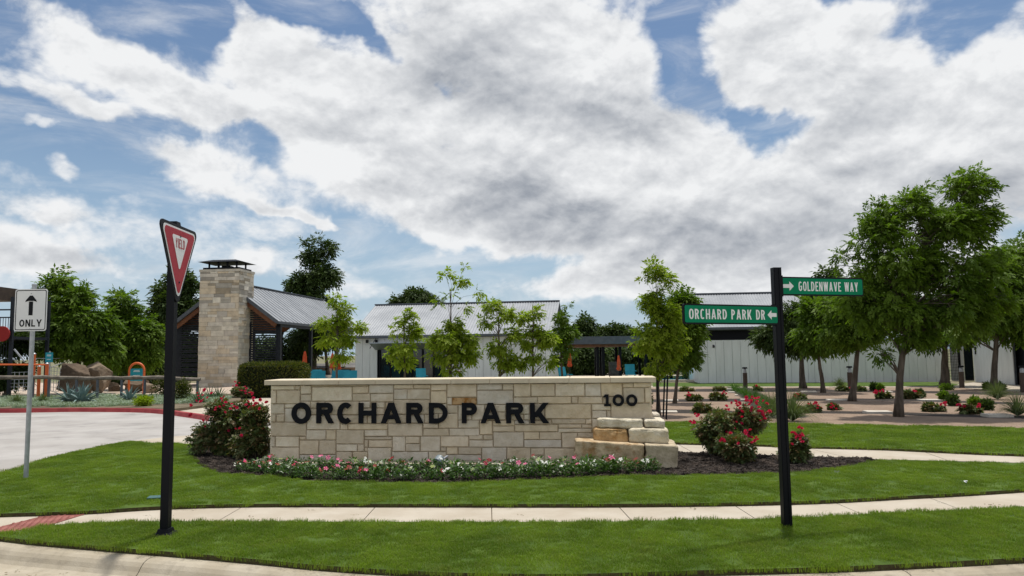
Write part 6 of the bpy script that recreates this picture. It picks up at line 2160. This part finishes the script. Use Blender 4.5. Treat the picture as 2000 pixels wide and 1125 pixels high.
def resample(line, step):
    out = [line[0]]; acc = 0
    for a, b in zip(line[:-1], line[1:]):
        L_ = (b - a).length; t = step - acc
        while t < L_:
            out.append(a.lerp(b, t / L_)); t += step
        acc = (acc + L_) % step if L_ < step - acc or True else 0
    return out


vr = random.Random(77)
spots = [(p, 0) for p in resample(vline_f, .155)] + [(p, 1) for p in resample(vline_b, .17)]
LMK = [(525, 'left of the wall end'), (565, 'below the blank left end'), (610, 'below the O of ORCHARD'), (656, 'below the first R'), (697, 'below the C'), (740, 'below the H'), (790, 'below the first A'), (833, 'below the second R'), (850, 'left of the spotlight'),
       (885, 'right of the spotlight'), (937, 'below the P of PARK'), (983, 'below the A of PARK'), (1029, 'below the R of PARK'), (1080, 'below the K'), (1122, 'left of the longest block'), (1175, 'by the longest block\'s left'), (1225, 'by the longest block\'s middle'), (1262, 'by the longest block\'s right'), (3000, 'before the grey end block')]


def landmark(x, y):
    px = 1000 + FPX * x / y
    for a, t in LMK:
        if px < a: return t


names = {0: 'pink', 1: 'white', 2: 'crimson'}
for p, row in spots:
    x, y = p.x + vr.uniform(-.05, .05), p.y + vr.uniform(-.05, .05)
    col = vr.choice([0, 0, 1, 1, 2])
    lm = landmark(x, y); rw = 'front row' if row == 0 else 'back row'
    root = thing('vinca_plant', Vector((x, y, .02)), '%s flowered vinca in the %s of the border, %s' % (names[col], rw, lm), 'flower', 'vinca flowers, %s, %s, %s' % (names[col], rw, lm))
    s = vr.uniform(.85, 1.25)
    o = bpy.data.objects.new('foliage', vr.choice(protos)); C.objects.link(o); o.parent = root; o.rotation_euler = (0, 0, vr.random() * 6.28); o.scale = (s, s, s)
    for i in range(vr.choice([1, 1, 2, 2, 3])):
        a = vr.random() * 6.28; q = .09 * sqrt(vr.random())
        place('blossom', VF[col], root, Vector((x + q * cos(a), y + q * sin(a), .02 + vr.uniform(.11, .19) * s)), (vr.uniform(.2, 1.2), vr.uniform(-.5, .5), vr.random() * 6.28), vr.uniform(.8, 1.35))

# ---- trees
PEC = dict(m=M_pecan, kleaf=9, slen=.20, llen=.098, lwid=.42)
tree('pecan_tree', 1755, 816, 'largest tree, broad dark green crown on the thick trunk right of the street sign', 'tree',
     [(1640, 500, 16, 30), (1730, 400, 18, 26), (1885, 365, 62, 45), (1830, 430, 90, 60), (1905, 440, 62, 62), (1722, 445, 44, 66), (1672, 500, 34, 54), (1780, 400, 50, 40), (1760, 510, 95, 62), (1860, 530, 110, 70), (1700, 580, 75, 65), (1800, 610, 120, 48), (1900, 600, 90, 50), (1790, 655, 60, 26), (1720, 690, 18, 14)],
     None, 210, 9800, .32, trunk_r=.10, seed=2, wind=.35, trunk_top=(1770, 500), droop=.3, **PEC)
tree('pecan_tree', 1941, 763, 'tree at the right edge whose crown leaves the picture', 'tree',
     [(1975, 520, 60, 60), (1940, 570, 80, 70), (2020, 560, 80, 90), (1960, 630, 90, 50), (1890, 650, 50, 30)], None, 110, 6000, .55, trunk_r=.13, seed=3, wind=.3, trunk_top=(1950, 560), m=M_pecan, kleaf=9, slen=.30, llen=.14, lwid=.42)
tree('pecan_tree', 1664, 786, 'middle sized tree with a slightly leaning trunk left of the largest one', 'tree',
     [(1660, 600, 55, 50), (1700, 630, 55, 45), (1650, 650, 55, 30), (1720, 580, 50, 50)], None, 80, 4600, .45, trunk_r=.11, seed=4, wind=.25, trunk_top=(1685, 610), m=M_pecan, kleaf=9, slen=.26, llen=.12, lwid=.42)
tree('pecan_tree', 1608, 769, 'slender tree with a forked thin trunk between two straighter ones', 'tree',
     [(1600, 610, 42, 36), (1590, 655, 48, 34), (1630, 650, 36, 34)], None, 50, 2400, .45, trunk_r=.09, seed=5, wind=.2, trunk_top=(1592, 640), m=M_light_leaf if False else M_pecan, kleaf=7, slen=.34, llen=.18, lwid=.42)
tree('pecan_tree', 1569, 760, 'dark leafed tree right behind the street sign post', 'tree',
     [(1545, 625, 36, 34), (1520, 660, 42, 28), (1560, 660, 40, 28), (1500, 655, 22, 24)], None, 50, 2400, .5, trunk_r=.14, seed=6, wind=.1, trunk_top=(1560, 640), m=M_dark_leaf, kleaf=7, slen=.36, llen=.20, lwid=.34)
tree('pecan_tree', 1845, 755, 'dark tree before the metal gate, its crown merging with the largest tree', 'tree',
     [(1840, 640, 60, 40), (1870, 600, 50, 50), (1820, 600, 50, 40)], None, 50, 2200, .55, trunk_r=.2, seed=7, wind=.1, trunk_top=(1845, 640), m=M_dark_leaf, kleaf=7, slen=.38, llen=.2, lwid=.34)
tree('pecan_tree', 1620, 750, 'dark tree peeking above the leaves behind the right building', 'tree', [(1617, 540, 18, 20), (1600, 570, 40, 22), (1640, 570, 40, 30)], 50, 40, 1500, .7, m=M_dark_leaf, kleaf=5, slen=.5, llen=.36, lwid=.4, trunk_r=.2, seed=8)
ASH = dict(m=M_light_leaf, kleaf=7, slen=.15, llen=.09, lwid=.45, group='staked young trees behind the wall')
tree('young_ash', 1286, 806, 'fresh green staked young tree at the right end of the stone wall', 'tree',
     [(1278, 530, 20, 24), (1258, 540, 8, 10), (1300, 545, 22, 22), (1275, 590, 28, 34), (1300, 620, 36, 45), (1265, 660, 38, 36), (1305, 680, 42, 32), (1290, 720, 40, 18)], 19.5, 90, 2500, .22, trunk_r=.055, seed=9, trunk_top=(1282, 570), **ASH)
tree('young_ash', 1318, 800, 'darker green young tree behind the fresh green one near the pool', 'tree',
     [(1335, 590, 26, 30), (1345, 640, 28, 40), (1340, 690, 26, 28)], 24, 50, 2400, .42, trunk_r=.06, seed=10, trunk_top=(1335, 620), m=M_pecan, kleaf=7, slen=.26, llen=.15, lwid=.36)
SAP = [(658, 770, [(650, 580, 18, 20), (668, 605, 26, 16), (655, 630, 40, 18), (700, 640, 18, 10), (648, 665, 44, 20), (690, 668, 24, 14), (660, 695, 30, 12)], 20.5, 46, 1500, 'sapling between the pavilion and the clubhouse, over the left of the wall'),
       (789, 765, [(800, 612, 14, 9), (782, 625, 16, 10), (785, 650, 24, 14), (808, 645, 14, 14), (790, 680, 30, 14), (765, 690, 14, 10), (795, 705, 28, 12)], 20, 40, 1050, 'small sapling in front of the left part of the clubhouse doors'),
       (880, 762, [(905, 522, 8, 7), (873, 537, 12, 11), (902, 552, 20, 11), (880, 575, 14, 10), (925, 574, 18, 10), (860, 590, 14, 12), (905, 600, 10, 8), (885, 632, 22, 14), (880, 665, 60, 22), (915, 690, 52, 18), (865, 695, 44, 20), (885, 722, 26, 9)], 19, 80, 2700, 'tallest sapling, rising well above the clubhouse roof'),
       (975, 765, [(958, 598, 20, 16), (985, 615, 24, 16), (950, 630, 26, 12), (1000, 650, 24, 12), (975, 680, 30, 16), (1000, 705, 32, 14), (965, 712, 22, 10)], 19.5, 52, 1500, 'sapling right of the tallest one, with an open crown'),
       (1040, 765, [(1045, 612, 20, 14), (1025, 622, 16, 10), (1045, 645, 24, 10), (1065, 662, 22, 14), (1025, 665, 16, 12), (1045, 695, 26, 12), (1070, 705, 16, 10)], 19.5, 46, 1150, 'sapling before the right end of the clubhouse'),
       (1098, 765, [(1113, 598, 12, 7), (1098, 622, 14, 12), (1105, 650, 26, 14), (1090, 670, 22, 14), (1112, 682, 18, 12), (1095, 700, 20, 10)], 21, 40, 1300, 'darker sapling at the right corner of the clubhouse')]
for i, (px, py, ell, dist, nc, ns_, lab) in enumerate(SAP):
    kw = dict(ASH)
    if i == 5: kw['m'] = M_pecan
    tree('young_ash', px, py, lab, 'tree', ell, dist, int(nc * .8), int(ns_ * .5), .155, trunk_r=.045, seed=30 + i, trunk_top=(px, 600 + (i == 1) * 30 + (i == 2) * -30), wind=.2, **kw)
# stakes
SK = [(1283, 742, 1285, 790, 19.0), (1298, 738, 1295, 805, 19.2), (1304, 733, 1301, 818, 18.4)]
for i, (a, b, c, d, Y) in enumerate(SK):
    p = AT(a, b, Y); q = AT(c, d, Y); q.z = 0
    obj('tree_stake', MB().bar(q, p, .035), M_black, center=False, label=['black stake left of the young tree at the wall end', 'middle black stake behind the young tree trunk', 'tallest black stake right of the young tree at the wall end'][i], cat='stake', group='black tree stakes')
# back trees
DK = dict(m=M_dark_leaf, kleaf=5, lwid=.42, depth=.9)
tree('oak_tree', 612, 745, 'tall dark tree behind the pavilion roof, standing clear against the sky', 'tree',
     [(622, 470, 16, 14), (598, 475, 10, 12), (640, 485, 18, 18), (610, 505, 34, 24), (625, 545, 42, 34), (590, 560, 34, 30), (615, 600, 56, 36), (560, 600, 20, 10), (600, 660, 55, 40), (580, 690, 40, 22)], 62, 170, 7000, .8, slen=.42, llen=.30, trunk_r=.22, seed=50, trunk_top=(615, 520), **DK)
tree('oak_tree', 815, 745, 'round dark tree behind the clubhouse ridge', 'tree', [(780, 592, 22, 14), (820, 582, 34, 20), (848, 590, 20, 14), (810, 605, 50, 14)], 66, 50, 2600, .8, slen=.42, llen=.30, trunk_r=.22, seed=51, **DK)
tree('oak_tree', 345, 750, 'dark tree between the yield sign and the stone chimney', 'tree',
     [(350, 545, 26, 24), (372, 560, 18, 34), (325, 575, 30, 28), (345, 610, 52, 40), (310, 640, 40, 40), (345, 680, 60, 40), (370, 720, 50, 24)], 56, 120, 5600, .85, slen=.5, llen=.4, trunk_r=.22, seed=52, **DK)
tree('pecan_tree', 156, 774, 'large green tree over the climbing boulders', 'tree',
     [(130, 545, 34, 18), (105, 560, 30, 20), (150, 580, 40, 26), (110, 610, 55, 36), (165, 630, 62, 45), (130, 670, 70, 34), (190, 680, 46, 30), (75, 640, 30, 40)], 36, 130, 5200, .62, m=M_pecan, kleaf=7, slen=.34, llen=.22, lwid=.38, trunk_r=.13, seed=53, trunk_top=(150, 600))
tree('pecan_tree', 250, 765, 'green tree left of the yield post, behind the arch sign', 'tree',
     [(235, 585, 28, 20), (255, 600, 20, 16), (225, 630, 40, 34), (265, 650, 50, 40), (240, 690, 56, 30), (290, 690, 30, 30)], 40, 90, 3600, .7, m=M_pecan, kleaf=7, slen=.36, llen=.24, lwid=.38, trunk_r=.12, seed=54)
tree('pecan_tree', 10, 775, 'leafy tree at the left edge below the play tower', 'tree', [(20, 680, 28, 16), (45, 668, 26, 20), (5, 730, 22, 22), (30, 720, 24, 18), (48, 735, 18, 14)], 34, 40, 1500, .4, m=M_dark_leaf, kleaf=7, slen=.3, llen=.2, lwid=.38, trunk_r=.08, seed=55)
for i, (px, ell, Y, lab) in enumerate(((1140, [(1142, 632, 18, 14), (1125, 655, 34, 20), (1150, 665, 30, 18)], 62, 'dark distant tree right of the clubhouse gable'), (1200, [(1180, 652, 22, 12), (1205, 648, 30, 14), (1225, 655, 30, 16)], 64, 'dark distant tree above the open pool pavilion'),
                                       (1120, [(1130, 705, 34, 26), (1160, 700, 36, 30)], 56, 'dark bushy tree seen under the left of the pool pavilion'), (1225, [(1195, 700, 40, 28), (1240, 700, 40, 30)], 57, 'dark bushy tree seen under the middle of the pool pavilion'),
                                       (1320, [(1300, 700, 44, 30), (1345, 695, 34, 34)], 56, 'dark bushy tree behind the pool'), (280, [(285, 715, 40, 26), (240, 720, 40, 22)], 48, 'dark bushy tree behind the orange arch sign'),
                                       (640, [(650, 655, 40, 22), (600, 660, 30, 20)], 66, 'dark low tree behind the pavilion posts'), (395, [(430, 700, 60, 34), (520, 690, 50, 34)], 62, 'dark leafy tree seen through the pavilion screens'))):
    tree('background_tree', px, 745, lab, 'tree', ell, Y, 40, 2600, .9, slen=.42, llen=.30, trunk_r=.18, seed=70 + i, group='dark trees in the background', **DK)

print('objects', len(bpy.data.objects), 'tris', sum(len(p.vertices) - 2 for m_ in bpy.data.meshes for p in m_.polygons))
